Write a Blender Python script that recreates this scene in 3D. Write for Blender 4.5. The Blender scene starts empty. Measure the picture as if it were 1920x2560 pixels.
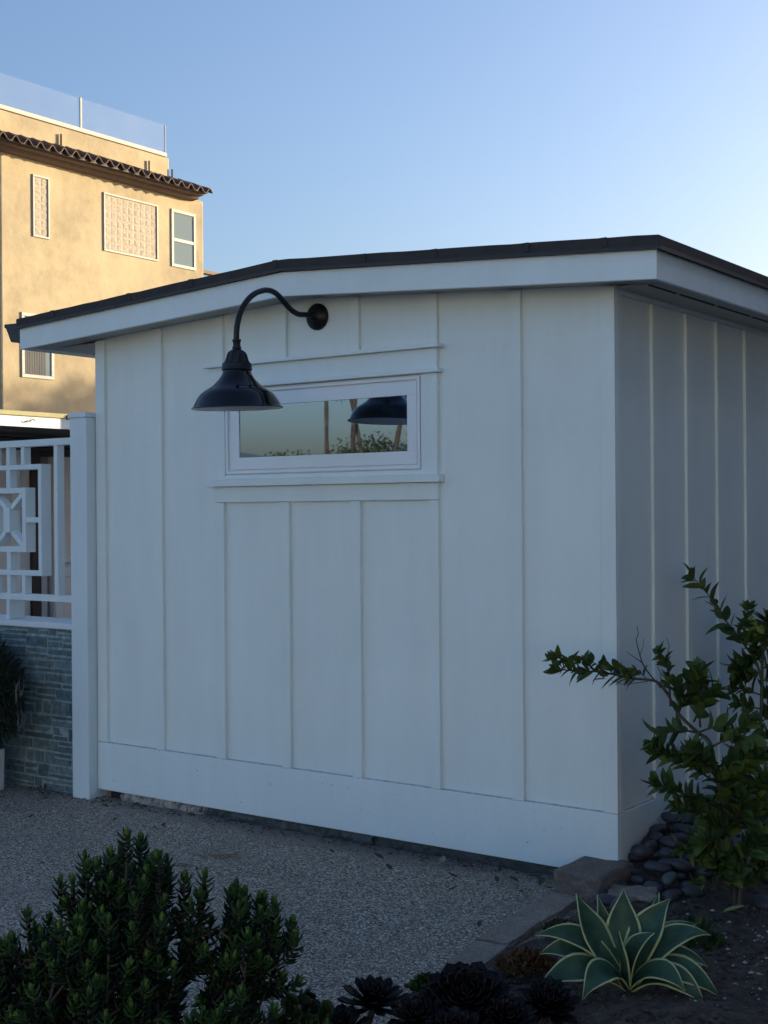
import bpy, math, random
import numpy as np
from mathutils import Vector, Matrix
random.seed(7); np.random.seed(7)
S = bpy.context.scene
COL = S.collection
rad = math.radians

# ---------------------------------------------------------------- camera
YAW, PITCH, ROLL = .62918, -.0012, -.0077036
CAM = Vector((2.42062, -4.92495, 1.55))
fw = Vector((-math.sin(YAW)*math.cos(PITCH), math.cos(YAW)*math.cos(PITCH), math.sin(PITCH)))
rt0 = Vector((math.cos(YAW), math.sin(YAW), 0)); up0 = rt0.cross(fw)
rt = rt0*math.cos(ROLL) + up0*math.sin(ROLL); up = up0*math.cos(ROLL) - rt0*math.sin(ROLL)
cd = bpy.data.cameras.new('camera'); cam = bpy.data.objects.new('camera', cd); COL.objects.link(cam)
cam.matrix_world = Matrix(((rt.x, up.x, -fw.x, CAM.x), (rt.y, up.y, -fw.y, CAM.y), (rt.z, up.z, -fw.z, CAM.z), (0, 0, 0, 1)))
cd.sensor_fit = 'HORIZONTAL'; cd.sensor_width = 36; cd.lens = 36*3326.77/1920
cd.clip_start = .05; cd.clip_end = 3000
S.camera = cam

# ---------------------------------------------------------------- light
SUN_AZ, SUN_EL = rad(26), rad(9)          # azimuth clockwise from +y
SKY_STRENGTH, SUN_STRENGTH = .13, 3.9
W = bpy.data.worlds.new('World'); S.world = W; W.use_nodes = True
wn = W.node_tree; bg = wn.nodes['Background']
sky = wn.nodes.new('ShaderNodeTexSky'); sky.sky_type = 'NISHITA'; sky.sun_disc = False
sky.sun_elevation = SUN_EL; sky.sun_rotation = SUN_AZ
sky.altitude = 0; sky.air_density = 1.0; sky.dust_density = 3.0; sky.ozone_density = 3.0
tint = wn.nodes.new('ShaderNodeMix'); tint.data_type = 'RGBA'; tint.blend_type = 'MULTIPLY'
tint.inputs[0].default_value = 1; tint.inputs[7].default_value = (.97, .91, .94, 1)
wn.links.new(sky.outputs[0], tint.inputs[6]); wn.links.new(tint.outputs[2], bg.inputs[0])
bg.inputs[1].default_value = SKY_STRENGTH
sd = bpy.data.lights.new('sun', 'SUN'); sd.energy = SUN_STRENGTH; sd.angle = rad(.5); sd.color = (1, .80, .52)
sun = bpy.data.objects.new('sun', sd); COL.objects.link(sun)
sdir = Vector((math.sin(SUN_AZ)*math.cos(SUN_EL), math.cos(SUN_AZ)*math.cos(SUN_EL), math.sin(SUN_EL)))
sun.rotation_euler = sdir.to_track_quat('Z', 'Y').to_euler()
S.view_settings.view_transform = 'Standard'; S.view_settings.look = 'None'
S.view_settings.gamma = 1; S.view_settings.exposure = 1.40; S.view_settings.use_curve_mapping = False

# ---------------------------------------------------------------- materials
def newmat(name):
    m = bpy.data.materials.new(name); m.use_nodes = True
    nt = m.node_tree; b = nt.nodes['Principled BSDF']
    return m, nt, b
def ramp(nt, stops):
    r = nt.nodes.new('ShaderNodeValToRGB'); e = r.color_ramp.elements
    while len(e) < len(stops): e.new(.5)
    for k, (p, c) in enumerate(stops):
        e[k].position = p; e[k].color = (*c, 1) if len(c) == 3 else c
    return r
def noise(nt, scale, detail=4, rough=.55, src=None, stretch=None):
    tc = nt.nodes.new('ShaderNodeTexCoord'); n = nt.nodes.new('ShaderNodeTexNoise')
    n.inputs['Scale'].default_value = scale; n.inputs['Detail'].default_value = detail; n.inputs['Roughness'].default_value = rough
    o = tc.outputs['Object']
    if stretch:
        mp = nt.nodes.new('ShaderNodeMapping'); mp.inputs['Scale'].default_value = stretch
        nt.links.new(o, mp.inputs[0]); o = mp.outputs[0]
    nt.links.new(o, n.inputs['Vector']); return n
def mixc(nt, fac, a, b, mode='MIX'):
    m = nt.nodes.new('ShaderNodeMix'); m.data_type = 'RGBA'; m.blend_type = mode
    for sock, v in ((m.inputs[0], fac), (m.inputs[6], a), (m.inputs[7], b)):
        if hasattr(v, 'is_linked') or isinstance(v, bpy.types.NodeSocket): nt.links.new(v, sock)
        elif isinstance(v, (int, float)): sock.default_value = v
        else: sock.default_value = (*v, 1)
    return m.outputs[2]
def bump(nt, b, h, strength=.3, dist=.01, prev=None):
    bp = nt.nodes.new('ShaderNodeBump'); bp.inputs['Strength'].default_value = strength; bp.inputs['Distance'].default_value = dist
    nt.links.new(h, bp.inputs['Height'])
    if prev is not None: nt.links.new(prev, bp.inputs['Normal'])
    nt.links.new(bp.outputs[0], b.inputs['Normal']); return bp.outputs[0]
def simple(name, col, rough=.6, var=.12, scale=6, metallic=0, bumps=.0, bscale=80, spec=.5, bdist=.004, stretch=None):
    m, nt, b = newmat(name)
    n = noise(nt, scale, 5, .6, stretch=stretch)
    r = ramp(nt, [(.3, tuple(c*(1-var) for c in col)), (.7, tuple(min(1, c*(1+var)) for c in col))])
    nt.links.new(n.outputs[0], r.inputs[0]); nt.links.new(r.outputs[0], b.inputs['Base Color'])
    b.inputs['Roughness'].default_value = rough; b.inputs['Metallic'].default_value = metallic
    b.inputs['Specular IOR Level'].default_value = spec
    if bumps: bump(nt, b, noise(nt, bscale, 4, .6, stretch=stretch).outputs[0], bumps, bdist)
    return m
def paint(name, col, specks=.0, grain=True, rough=.5):
    """white exterior paint: brushed grain, faint blotches, scattered dirt specks"""
    m, nt, b = newmat(name)
    n = noise(nt, 1.7, 6, .65)
    r = ramp(nt, [(.25, tuple(c*.93 for c in col)), (.75, col)])
    nt.links.new(n.outputs[0], r.inputs[0]); c = r.outputs[0]
    n3 = noise(nt, 5, 5, .7, stretch=(1, 1, .16)); r3 = ramp(nt, [(.3, (.94, .94, .93)), (.65, (1, 1, 1))]); nt.links.new(n3.outputs[0], r3.inputs[0]); c = mixc(nt, 1, c, r3.outputs[0], 'MULTIPLY')
    if specks:
        s = noise(nt, 34, 3, .7); q = ramp(nt, [(.66, (0, 0, 0)), (.72, (1, 1, 1))]); nt.links.new(s.outputs[0], q.inputs[0])
        mm = nt.nodes.new('ShaderNodeMath'); mm.operation = 'MULTIPLY'; mm.inputs[1].default_value = specks
        nt.links.new(q.outputs[0], mm.inputs[0]); c = mixc(nt, mm.outputs[0], c, (.22, .19, .16))
    nt.links.new(c, b.inputs['Base Color']); b.inputs['Roughness'].default_value = rough
    b.inputs['Specular IOR Level'].default_value = .35
    p = bump(nt, b, noise(nt, 9, 3, .5).outputs[0], .10, .02)
    if grain: bump(nt, b, noise(nt, 60, 4, .6, stretch=(1, 1, .06)).outputs[0], .10, .003, p)
    return m
WHITE = (.78, .78, .765)
M = {}
M['siding'] = paint('siding_paint', (.775, .855, .85))
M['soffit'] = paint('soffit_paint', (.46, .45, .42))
M['trim'] = paint('trim_paint', (.765, .855, .87), .10)
M['trimd'] = paint('baseboard_paint', (.755, .855, .87), .55)
M['vinyl'] = simple('window_vinyl', (.76, .82, .86), .35, .02)
M['fencepaint'] = paint('fence_paint', (.69, .79, .83), .15)
M['roof'] = simple('roof_shingle', (.035, .031, .032), .8, .25, 14, bumps=.4, bscale=120)
M['gutter'] = simple('dark_gutter', (.022, .019, .022), .5, .2, 5)
M['black'] = simple('lamp_black_enamel', (.004, .0042, .007), .07, .3, 9, spec=.4, bumps=.02, bscale=30)
M['black2'] = simple('lamp_black_iron', (.008, .008, .010), .42, .4, 30, spec=.35, bumps=.15, bscale=160)
M['lampwhite'] = simple('lamp_white_enamel', (.75, .75, .73), .3, .03)
M['seal'] = simple('rubber_seal', (.012, .012, .013), .7, .2)
M['joint_shadow'] = simple('joint_shadow_paint', (.45, .46, .47), .9, .3, 40)  # grey that stands in for the shadow line above the baseboard
M['ventdark'] = simple('vent_mesh', (.10, .10, .10), .9, .3, 200)
M['blind'] = simple('window_blind', (.30, .33, .31), .7, .06)
M['concrete'] = None
def pane_mat(name, base, gl=.35, rough=.01, tintc=(.75, 1, .95)):
    m, nt, b = newmat(name)
    b.inputs['Base Color'].default_value = (*base, 1); b.inputs['Roughness'].default_value = .5; b.inputs['Specular IOR Level'].default_value = 0
    g = nt.nodes.new('ShaderNodeBsdfGlossy'); g.inputs['Roughness'].default_value = rough; g.inputs['Color'].default_value = (*tintc, 1)
    lw = nt.nodes.new('ShaderNodeFresnel'); lw.inputs['IOR'].default_value = 1.55
    ma = nt.nodes.new('ShaderNodeMath'); ma.operation = 'ADD'; ma.use_clamp = True; ma.inputs[1].default_value = gl
    nt.links.new(lw.outputs[0], ma.inputs[0])
    mx = nt.nodes.new('ShaderNodeMixShader'); nt.links.new(ma.outputs[0], mx.inputs[0])
    nt.links.new(b.outputs[0], mx.inputs[1]); nt.links.new(g.outputs[0], mx.inputs[2])
    nt.links.new(mx.outputs[0], nt.nodes['Material Output'].inputs[0])
    bump(nt, b, noise(nt, 3, 2).outputs[0], .0)
    return m
M['pane'] = pane_mat('shed_window_glass', (.011, .016, .019), .32, .014, (.72, .83, 1.0))
M['pane_house'] = pane_mat('house_window_glass', (.19, .24, .27), -.03, .02, (.26, .36, .44))

def stucco():
    m, nt, b = newmat('tan_stucco')
    n = noise(nt, .9, 8, .68); r = ramp(nt, [(.28, (.38, .315, .20)), (.5, (.50, .415, .265)), (.75, (.56, .465, .30))])
    nt.links.new(n.outputs[0], r.inputs[0])
    n2 = noise(nt, .35, 6, .7); r2 = ramp(nt, [(.36, (.62, .62, .64)), (.60, (1, 1, 1))]); nt.links.new(n2.outputs[0], r2.inputs[0])
    nt.links.new(mixc(nt, .75, r.outputs[0], r2.outputs[0], 'MULTIPLY'), b.inputs['Base Color'])
    b.inputs['Roughness'].default_value = .9
    p = bump(nt, b, noise(nt, 3, 5, .6).outputs[0], .25, .05)
    bump(nt, b, noise(nt, 45, 3, .6).outputs[0], .25, .01, p); return m
M['stucco'] = stucco()
M['tile'] = simple('clay_roof_tile', (.085, .047, .033), .8, .45, 3, bumps=.3, bscale=30)
M['eave'] = simple('painted_brown_eave', (.15, .095, .065), .7, .2, 4)
M['coping'] = simple('white_coping', (.50, .475, .43), .6, .06)
def frosted(name, alpha, col):
    m, nt, b = newmat(name)
    b.inputs['Base Color'].default_value = (*col, 1); b.inputs['Roughness'].default_value = .15
    t = nt.nodes.new('ShaderNodeBsdfTransparent'); t.inputs[0].default_value = (.96, .98, 1, 1)
    mx = nt.nodes.new('ShaderNodeMixShader'); mx.inputs[0].default_value = alpha
    n = noise(nt, 1.2, 3); r = ramp(nt, [(.3, (alpha*.8,)*3), (.7, (alpha*1.2,)*3)]); nt.links.new(n.outputs[0], r.inputs[0]); nt.links.new(r.outputs[0], mx.inputs[0])
    nt.links.new(t.outputs[0], mx.inputs[1]); nt.links.new(b.outputs[0], mx.inputs[2])
    nt.links.new(mx.outputs[0], nt.nodes['Material Output'].inputs[0]); return m
M['balglass'] = frosted('balustrade_glass', .06, (.70, .72, .70))
M['block'] = simple('glass_block', (.43, .375, .30), .6, .25, 16, spec=.08, bumps=.5, bscale=14, bdist=.02)
M['mortar'] = simple('pale_mortar', (.46, .40, .32), .8, .08)

def gravel():
    m, nt, b = newmat('exposed_aggregate')
    tc = nt.nodes.new('ShaderNodeTexCoord')
    nz = noise(nt, 30, 2); va = nt.nodes.new('ShaderNodeVectorMath'); va.operation = 'MULTIPLY_ADD'; va.inputs[1].default_value = (.012,)*3
    nt.links.new(nz.outputs[1], va.inputs[0]); nt.links.new(tc.outputs['Object'], va.inputs[2])
    v = nt.nodes.new('ShaderNodeTexVoronoi'); v.inputs['Scale'].default_value = 132; nt.links.new(va.outputs[0], v.inputs['Vector'])
    sep = nt.nodes.new('ShaderNodeSeparateColor'); nt.links.new(v.outputs['Color'], sep.inputs[0])
    r = ramp(nt, [(0, (.085, .065, .05)), (.22, (.25, .195, .15)), (.5, (.43, .35, .275)), (.75, (.58, .49, .40)), (.92, (.82, .75, .67))])
    nt.links.new(sep.outputs[0], r.inputs[0])
    e = ramp(nt, [(.3, (1, 1, 1)), (.62, (.48, .45, .42))]); nt.links.new(v.outputs['Distance'], e.inputs[0])
    c = mixc(nt, 1, r.outputs[0], e.outputs[0], 'MULTIPLY')
    # drifts of fine soil and a rust stain
    n2 = noise(nt, 1.3, 6, .65); q = ramp(nt, [(.52, (0, 0, 0)), (.68, (.75, .75, .75))]); nt.links.new(n2.outputs[0], q.inputs[0])
    c = mixc(nt, q.outputs[0], c, (.19, .16, .14))
    def spot(x, y, sx, sy, rotz):
        mp = nt.nodes.new('ShaderNodeMapping'); mp.vector_type = 'TEXTURE'
        mp.inputs['Location'].default_value = (x+.04, y+.04, 0); mp.inputs['Rotation'].default_value = (0, 0, rotz); mp.inputs['Scale'].default_value = (sx, sy, 1)
        n = noise(nt, 14, 4, .7); w = nt.nodes.new('ShaderNodeVectorMath'); w.operation = 'MULTIPLY_ADD'; w.inputs[1].default_value = (.08,)*3
        nt.links.new(n.outputs[1], w.inputs[0]); nt.links.new(tc.outputs['Object'], w.inputs[2])
        nt.links.new(w.outputs[0], mp.inputs[0])
        l = nt.nodes.new('ShaderNodeVectorMath'); l.operation = 'LENGTH'; nt.links.new(mp.outputs[0], l.inputs[0])
        k = ramp(nt, [(.25, (.9, .9, .9)), (1, (0, 0, 0))]); nt.links.new(l.outputs['Value'], k.inputs[0]); return k.outputs[0]
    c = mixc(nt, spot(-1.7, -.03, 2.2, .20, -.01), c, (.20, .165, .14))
    c = mixc(nt, spot(-1.70, -.52, .13, .06, .5), c, (.17, .075, .03))
    c = mixc(nt, spot(-1.74, -.74, .07, .05, .2), c, (.10, .06, .03))
    nt.links.new(c, b.inputs['Base Color']); b.inputs['Roughness'].default_value = .75
    inv = nt.nodes.new('ShaderNodeMath'); inv.operation = 'SUBTRACT'; inv.inputs[0].default_value = 1; nt.links.new(v.outputs['Distance'], inv.inputs[1])
    bump(nt, b, inv.outputs[0], .9, .006); return m
M['gravel'] = gravel()
M['ground'] = simple('compacted_earth', (.16, .155, .15), .95, .3, 1.5, bumps=.4, bscale=60)
M['soil'] = simple('dark_garden_soil', (.075, .056, .043), .95, .5, 22, bumps=1, bscale=70, bdist=.02)
def granite(name, base, var, sc=160):
    m, nt, b = newmat(name)
    v = nt.nodes.new('ShaderNodeTexVoronoi'); v.inputs['Scale'].default_value = sc
    tc = nt.nodes.new('ShaderNodeTexCoord'); nt.links.new(tc.outputs['Object'], v.inputs['Vector'])
    sep = nt.nodes.new('ShaderNodeSeparateColor'); nt.links.new(v.outputs['Color'], sep.inputs[0])
    r = ramp(nt, [(0, tuple(c*(1-var) for c in base)), (.6, base), (1, tuple(min(1, c*(1+var)) for c in base))]); nt.links.new(sep.outputs[0], r.inputs[0])
    n = noise(nt, 7, 6, .65); q = ramp(nt, [(.3, (.72, .70, .70)), (.7, (1.05, 1.05, 1.05))]); nt.links.new(n.outputs[0], q.inputs[0])
    nt.links.new(mixc(nt, 1, r.outputs[0], q.outputs[0], 'MULTIPLY'), b.inputs['Base Color'])
    b.inputs['Roughness'].default_value = .9
    p = bump(nt, b, noise(nt, 55, 5, .7).outputs[0], .7, .012); bump(nt, b, v.outputs['Distance'], .3, .003, p); return m
M['path'] = granite('pale_granite_gravel', (.38, .345, .30), .6, 120)
M['concrete'] = granite('weathered_concrete', (.19, .152, .128), .25)
M['paver'] = granite('worn_concrete_paver', (.29, .235, .19), .25)
M['flag'] = granite('grey_green_flagstone', (.16, .165, .14), .15, 90)
M['pebble'] = simple('dark_river_pebble', (.040, .044, .052), .55, .35, 9, bumps=.15, bscale=120)
M['pebble2'] = simple('green_grey_pebble', (.06, .075, .078), .5, .25, 9, bumps=.15, bscale=120)
M['bark'] = simple('brown_bark', (.062, .050, .038), .9, .4, 12, bumps=.8, bscale=50, stretch=(1, 1, .25))
M['stemgreen'] = simple('olive_stem', (.075, .085, .035), .7, .3, 30, bumps=.3, bscale=120)
M['twig'] = simple('grey_brown_twig', (.055, .042, .04), .9, .3, 40)
M['silvertwig'] = simple('silvery_dead_twig', (.12, .12, .115), .9, .2, 40)
M['dryleaf'] = simple('dry_leaf', (.06, .042, .028), .85, .4, 30)
M['yleaf'] = simple('fallen_yellow_leaf', (.24, .22, .06), .7, .3, 20)
M['paleleaf'] = simple('pale_dry_leaf', (.22, .18, .13), .85, .3, 30)
M['chip'] = simple('white_stone_chip', (.30, .285, .27), .8, .25, 60)
M['mulch'] = simple('bark_mulch', (.055, .036, .026), .95, .5, 30)
M['peel'] = simple('peeling_white_stucco', (.34, .335, .32), .9, .75, 30, bumps=1, bscale=45, bdist=.02)
M['liner'] = simple('black_plastic_sheet', (.045, .05, .055), .45, .4, 10, bumps=.7, bscale=20, bdist=.02)
M['tarp'] = simple('green_plant_tie', (.06, .20, .17), .5, .1)
M['olive'] = simple('olive_flashing', (.36, .33, .16), .6, .1)
M['sagewall'] = simple('pale_wall_paint', (.74, .72, .70), .7, .05)
M['brownframe'] = simple('dark_brown_frame', (.030, .020, .018), .6, .25)
M['blindgrey'] = simple('grey_vertical_blind', (.10, .10, .095), .8, .1)
M['greydoor'] = simple('grey_door_paint', (.26, .25, .23), .6, .08)
M['bluegrey'] = simple('blue_grey_stucco', (.075, .115, .12), .9, .1, 2)
M['darkwall'] = simple('grey_brown_stucco', (.19, .225, .27), .9, .1, 2)
M['cream'] = simple('cream_stucco', (.60, .60, .57), .9, .06, 2)
M['pot'] = simple('white_planter', (.55, .56, .56), .8, .15, 4, bumps=.4, bscale=30)
def vcol(name, rough=.5, spec=.5, transl=.0, var=.18, scale=30):
    m, nt, b = newmat(name)
    a = nt.nodes.new('ShaderNodeVertexColor'); a.layer_name = 'tone'
    n = noise(nt, scale, 3); r = ramp(nt, [(.3, (1-var,)*3), (.7, (1+var,)*3)]); nt.links.new(n.outputs[0], r.inputs[0])
    c = mixc(nt, 1, a.outputs[0], r.outputs[0], 'MULTIPLY')
    nt.links.new(c, b.inputs['Base Color']); b.inputs['Roughness'].default_value = rough; b.inputs['Specular IOR Level'].default_value = spec
    if transl:
        t = nt.nodes.new('ShaderNodeBsdfTranslucent'); nt.links.new(c, t.inputs[0])
        mx = nt.nodes.new('ShaderNodeMixShader'); mx.inputs[0].default_value = transl
        nt.links.new(b.outputs[0], mx.inputs[1]); nt.links.new(t.outputs[0], mx.inputs[2])
        nt.links.new(mx.outputs[0], nt.nodes['Material Output'].inputs[0])
    return m
M['leaf'] = vcol('broad_leaf', .5, .28, .2)
M['succ'] = vcol('succulent_leaf', .55, .14)
M['dark_succ'] = vcol('dark_succulent_leaf', .42, .2)
M['treeleaf'] = vcol('tree_leaf', .6, .3, .25)
M['slate'] = vcol('slate_veneer', .6, .45, 0, .35, 34)

# ---------------------------------------------------------------- mesh building
class MB:
    def __init__(s): s.v = []; s.f = []; s.m = []; s.c = []; s.n = 0
    def add(s, verts, faces, mi=0, col=(1, 1, 1)):
        verts = np.asarray(verts, float); s.v.append(verts)
        s.f += [tuple(i+s.n for i in f) for f in faces]
        s.m += ([mi]*len(faces) if isinstance(mi, int) else list(mi))
        s.c.append(np.tile(np.array([*col, 1.]), (len(verts), 1))); s.n += len(verts); return s
    def box(s, x0, x1, y0, y1, z0, z1, mi=0, col=(1, 1, 1)):
        v = [(x, y, z) for z in (z0, z1) for y in (y0, y1) for x in (x0, x1)]
        return s.add(v, [(0, 2, 3, 1), (4, 5, 7, 6), (0, 1, 5, 4), (2, 6, 7, 3), (0, 4, 6, 2), (1, 3, 7, 5)], mi, col)
    def prism(s, prof, y0, y1, mi=0, axis='y'):
        """prof: list of (x,z), extruded along y (axis 'y') or (y,z) along x (axis 'x')"""
        n = len(prof); mk = (lambda p, t: (p[0], t, p[1])) if axis == 'y' else (lambda p, t: (t, p[0], p[1]))
        v = [mk(p, y0) for p in prof] + [mk(p, y1) for p in prof]
        f = [tuple(range(n)), tuple(range(2*n-1, n-1, -1))] + [(i, n+i, n+(i+1) % n, (i+1) % n) for i in range(n)]
        return s.add(v, f, mi)
    def tube(s, pts, r, n=8, mi=0, col=(1, 1, 1), cap=True):
        pts = np.asarray(pts, float); k = len(pts); rs = np.broadcast_to(np.asarray(r, float), (k,))
        t = np.gradient(pts, axis=0); t /= np.linalg.norm(t, axis=1)[:, None]+1e-12
        a = np.cross(t[0], (0, 0, 1.)); a = a if np.linalg.norm(a) > .05 else np.cross(t[0], (1., 0, 0)); a /= np.linalg.norm(a)
        vs = []; ang = np.arange(n)*2*np.pi/n
        for i in range(k):
            a = a - t[i]*(a@t[i]); a /= np.linalg.norm(a); b = np.cross(t[i], a)
            vs.append(pts[i]+rs[i]*(np.cos(ang)[:, None]*a+np.sin(ang)[:, None]*b))
        f = [(i*n+j, i*n+(j+1) % n, (i+1)*n+(j+1) % n, (i+1)*n+j) for i in range(k-1) for j in range(n)]
        if cap: f += [tuple(range(n-1, -1, -1)), tuple(range((k-1)*n, k*n))]
        return s.add(np.concatenate(vs), f, mi, col)
    def lathe(s, prof, c, n=48, mi=0, axis='z', wob=None):
        """prof: (radius, height) pairs"""
        ang = np.arange(n)*2*np.pi/n; vs = []
        for r, h in prof:
            rr = r*(1+(wob(ang) if wob else 0))
            x, y = rr*np.cos(ang), rr*np.sin(ang)
            vs.append(np.stack([x, y, np.full(n, h)], 1) if axis == 'z' else np.stack([x, np.full(n, h), y], 1))
        v = np.concatenate(vs)+np.asarray(c, float); k = len(prof)
        f = [(i*n+j, i*n+(j+1) % n, (i+1)*n+(j+1) % n, (i+1)*n+j) for i in range(k-1) for j in range(n)]
        f += [tuple(range(n-1, -1, -1)), tuple(range((k-1)*n, k*n))]
        return s.add(v, f, mi)
    def build(s, name, mats, parent=None, origin=None, smooth=False, bevel=0, seg=2):
        me = bpy.data.meshes.new(name)
        v = np.concatenate(s.v)
        o = np.array(parent.location) if parent is not None and origin is None else (np.array(origin) if origin is not None else np.zeros(3))
        if parent is not None: o = world_loc(parent)
        me.from_pydata((v-o).tolist(), [], s.f); me.update()
        if not isinstance(mats, (list, tuple)): mats = [mats]
        for m in mats: me.materials.append(m)
        me.polygons.foreach_set('material_index', s.m)
        if smooth: me.polygons.foreach_set('use_smooth', [True]*len(s.f))
        at = me.color_attributes.new('tone', 'FLOAT_COLOR', 'POINT'); at.data.foreach_set('color', np.concatenate(s.c).ravel())
        ob = bpy.data.objects.new(name, me); COL.objects.link(ob)
        if parent is not None: ob.parent = parent
        else: ob.location = o
        if bevel:
            b = ob.modifiers.new('bevel', 'BEVEL'); b.width = bevel; b.segments = seg; b.limit_method = 'ANGLE'; b.angle_limit = rad(40); b.harden_normals = False
        return ob
def world_loc(o):
    p = np.zeros(3)
    while o is not None: p += np.array(o.location); o = o.parent
    return p
def tag(o, label=None, cat=None, group=None, kind=None):
    if label: o['label'] = label
    if cat: o['category'] = cat
    if group: o['group'] = group
    if kind: o['kind'] = kind
    return o
def thing(name, loc, label, cat, group=None):
    e = bpy.data.objects.new(name, None); e.empty_display_size = .1; e.location = loc; COL.objects.link(e)
    return tag(e, label, cat, group)
def bez(p0, p1, p2, n):
    t = np.linspace(0, 1, n)[:, None]; p0, p1, p2 = map(lambda p: np.asarray(p, float), (p0, p1, p2))
    return (1-t)**2*p0+2*t*(1-t)*p1+t*t*p2
def spline(pts, n=6):
    """Catmull-Rom through pts"""
    P = [np.asarray(p, float) for p in pts]; P = [2*P[0]-P[1]]+P+[2*P[-1]-P[-2]]; out = []
    for i in range(1, len(P)-2):
        for t in np.linspace(0, 1, n, endpoint=False):
            out.append(.5*((2*P[i])+(-P[i-1]+P[i+1])*t+(2*P[i-1]-5*P[i]+4*P[i+1]-P[i+2])*t*t+(-P[i-1]+3*P[i]-3*P[i+1]+P[i+2])*t**3))
    out.append(P[-2]); return np.array(out)
U = np.array([.8085, .5885, 0]); V = np.array([-.5885, .8085, 0])     # along / away from the street front of the bed

# ---------------------------------------------------------------- ground
g = MB(); g.add([(-400, -400, -.012), (400, -400, -.012), (400, 400, -.012), (-400, 400, -.012)], [(0, 1, 2, 3)])
tag(g.build('ground', M['ground']), kind='structure')
g = MB()
nx, ny = 60, 40
xs = np.linspace(-12, .12, nx); ys = np.linspace(-9, .6, ny)
vv = [(x, y, 0.004*math.sin(x*1.9+y)+.003*math.sin(y*3.1)) for y in ys for x in xs]
g.add(vv, [(j*nx+i, j*nx+i+1, (j+1)*nx+i+1, (j+1)*nx+i) for j in range(ny-1) for i in range(nx-1)])
tag(g.build('gravel_driveway', M['gravel'], smooth=True), kind='structure')

def bed_h(x, y):
    ss = lambda t: (lambda q: q*q*(3-2*q))(min(1, max(0, t)))
    h = .030+.012*math.sin(x*7+y*3)+.010*math.sin(y*11-x*5)
    h += .15*ss((y+.15)/.55)*math.exp(-(max(0, x)/.33)**2)
    h += .02*ss((x-.25)/.6)
    return h
g = MB(); nx, ny = 110, 130
xs = np.linspace(-.03, 3.2, nx); ys = np.linspace(-4.2, 4.6, ny)
vv = []
for y in ys:
    for x in xs:
        x2 = x+ (0.06 if y < -.2 else 0)*(1-(x+.03)/3.2)+max(0, -.3-y)*.06*(1-(x+.03)/3.2)
        vv.append((x2, y, bed_h(x2, y)+random.uniform(-.006, .006)))
g.add(vv, [(j*nx+i, j*nx+i+1, (j+1)*nx+i+1, (j+1)*nx+i) for j in range(ny-1) for i in range(nx-1)])
tag(g.build('soil_bed', M['soil'], smooth=True), kind='structure')
g = MB(); nx, ny = 40, 40      # pale gravel path behind the shrub
vv = []
for y in np.linspace(.32, 4.4, ny):
    for x in np.linspace(.24, 3.0, nx):
        e = .03*math.sin(x*9)+.02*math.sin(x*21)
        vv.append((x, y+e*(1 if y < .5 else 0), bed_h(x, y)+.016+random.uniform(-.004, .004)))
g.add(vv, [(j*nx+i, j*nx+i+1, (j+1)*nx+i+1, (j+1)*nx+i) for j in range(ny-1) for i in range(nx-1)])
tag(g.build('gravel_path', M['path'], smooth=True), kind='structure')

# ---------------------------------------------------------------- shed
SW, SD = 3.098, 7.0                       # width, depth
PKX = -1.622
def roofz(x, base='fb'):                  # underside of the fascia at x
    l, p, r = (-3.515, 2.451), (PKX, 2.555), (.264, 2.431)
    return l[1]+(p[1]-l[1])*(x-l[0])/(p[0]-l[0]) if x < PKX else p[1]+(r[1]-p[1])*(x-p[0])/(r[0]-p[0])
shed = thing('garden_shed', (-1.55, 0, 0), 'white board and batten shed with low gable roof and one small window', 'shed')
b = MB(); prof = [(-SW, .05), (-.015, .05), (-.015, 2.49), (PKX, 2.60), (-SW, 2.51)]
b.prism(prof, .02, SD); b.build('wall', M['siding'], shed)
BAT = [(-2.651, -2.595), (-2.218, -2.160), (-1.790, -1.733), (-1.357, -1.303), (-.914, -.867), (-.495, -.440)]
ZB = .305
def batten(x0, x1, z0, z1):
    m = MB(); zt = lambda x: roofz(x)+.006 if z1 is None else z1
    m.prism([(x0, z0), (x1, z0), (x1, zt(x1)), (x0, zt(x0))], 0, .02); return m.build('batten', M['siding'], shed, bevel=.0012)
for k, (x0, x1) in enumerate(BAT):
    if 1 <= k <= 4:
        batten(x0, x1, ZB+.002, 1.594)
        batten(x0-(.012 if k == 2 else 0), x1-(.012 if k == 2 else 0), 2.291, None)
    else: batten(x0, x1, ZB+.002, None)
m = MB(); m.box(-2.218, -.867, -.001, .02, 1.596, 1.674); m.build('rail_board', M['siding'], shed, bevel=.0025)
for x0, x1 in ((-SW, -3.028), (-.066, 0)):
    m = MB(); m.prism([(x0, ZB+.002), (x1, ZB+.002), (x1, roofz(x1)+.006), (x0, roofz(x0)+.006)], 0, .0205)
    m.build('corner_board', M['siding'], shed, bevel=.003)
m = MB(); m.box(-.0105, -.0005, .0215, .066, ZB+.002, 2.444); m.build('corner_board', M['siding'], shed, bevel=.003)
m = MB(); m.box(-SW-.001, .0005, -.0015, .021, .05, ZB); m.build('baseboard', M['trimd'], shed, bevel=.003)
m = MB(); m.box(-.0145, .001, .022, SD, .03, ZB); m.build('baseboard', M['trimd'], shed, bevel=.003)
m = MB(); m.box(-.0145, .0015, .0225, SD, 2.427, 2.47); m.build('frieze_board', M['siding'], shed, bevel=.002)
for y0, y1 in [(.367, .429), (.727, .786), (1.083, 1.146), (1.446, 1.506), (1.805, 1.866), (2.165, 2.227), (2.525, 2.587), (2.885, 2.947), (3.245, 3.307), (3.605, 3.667), (3.965, 4.027)]:
    m = MB(); m.box(-.0145, 0, y0, y1, ZB+.002, 2.4255); m.build('batten', M['siding'], shed, bevel=.0012)
jn = MB(); eds = [-3.028]+[e for q in BAT for e in q]+[-.066]
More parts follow.
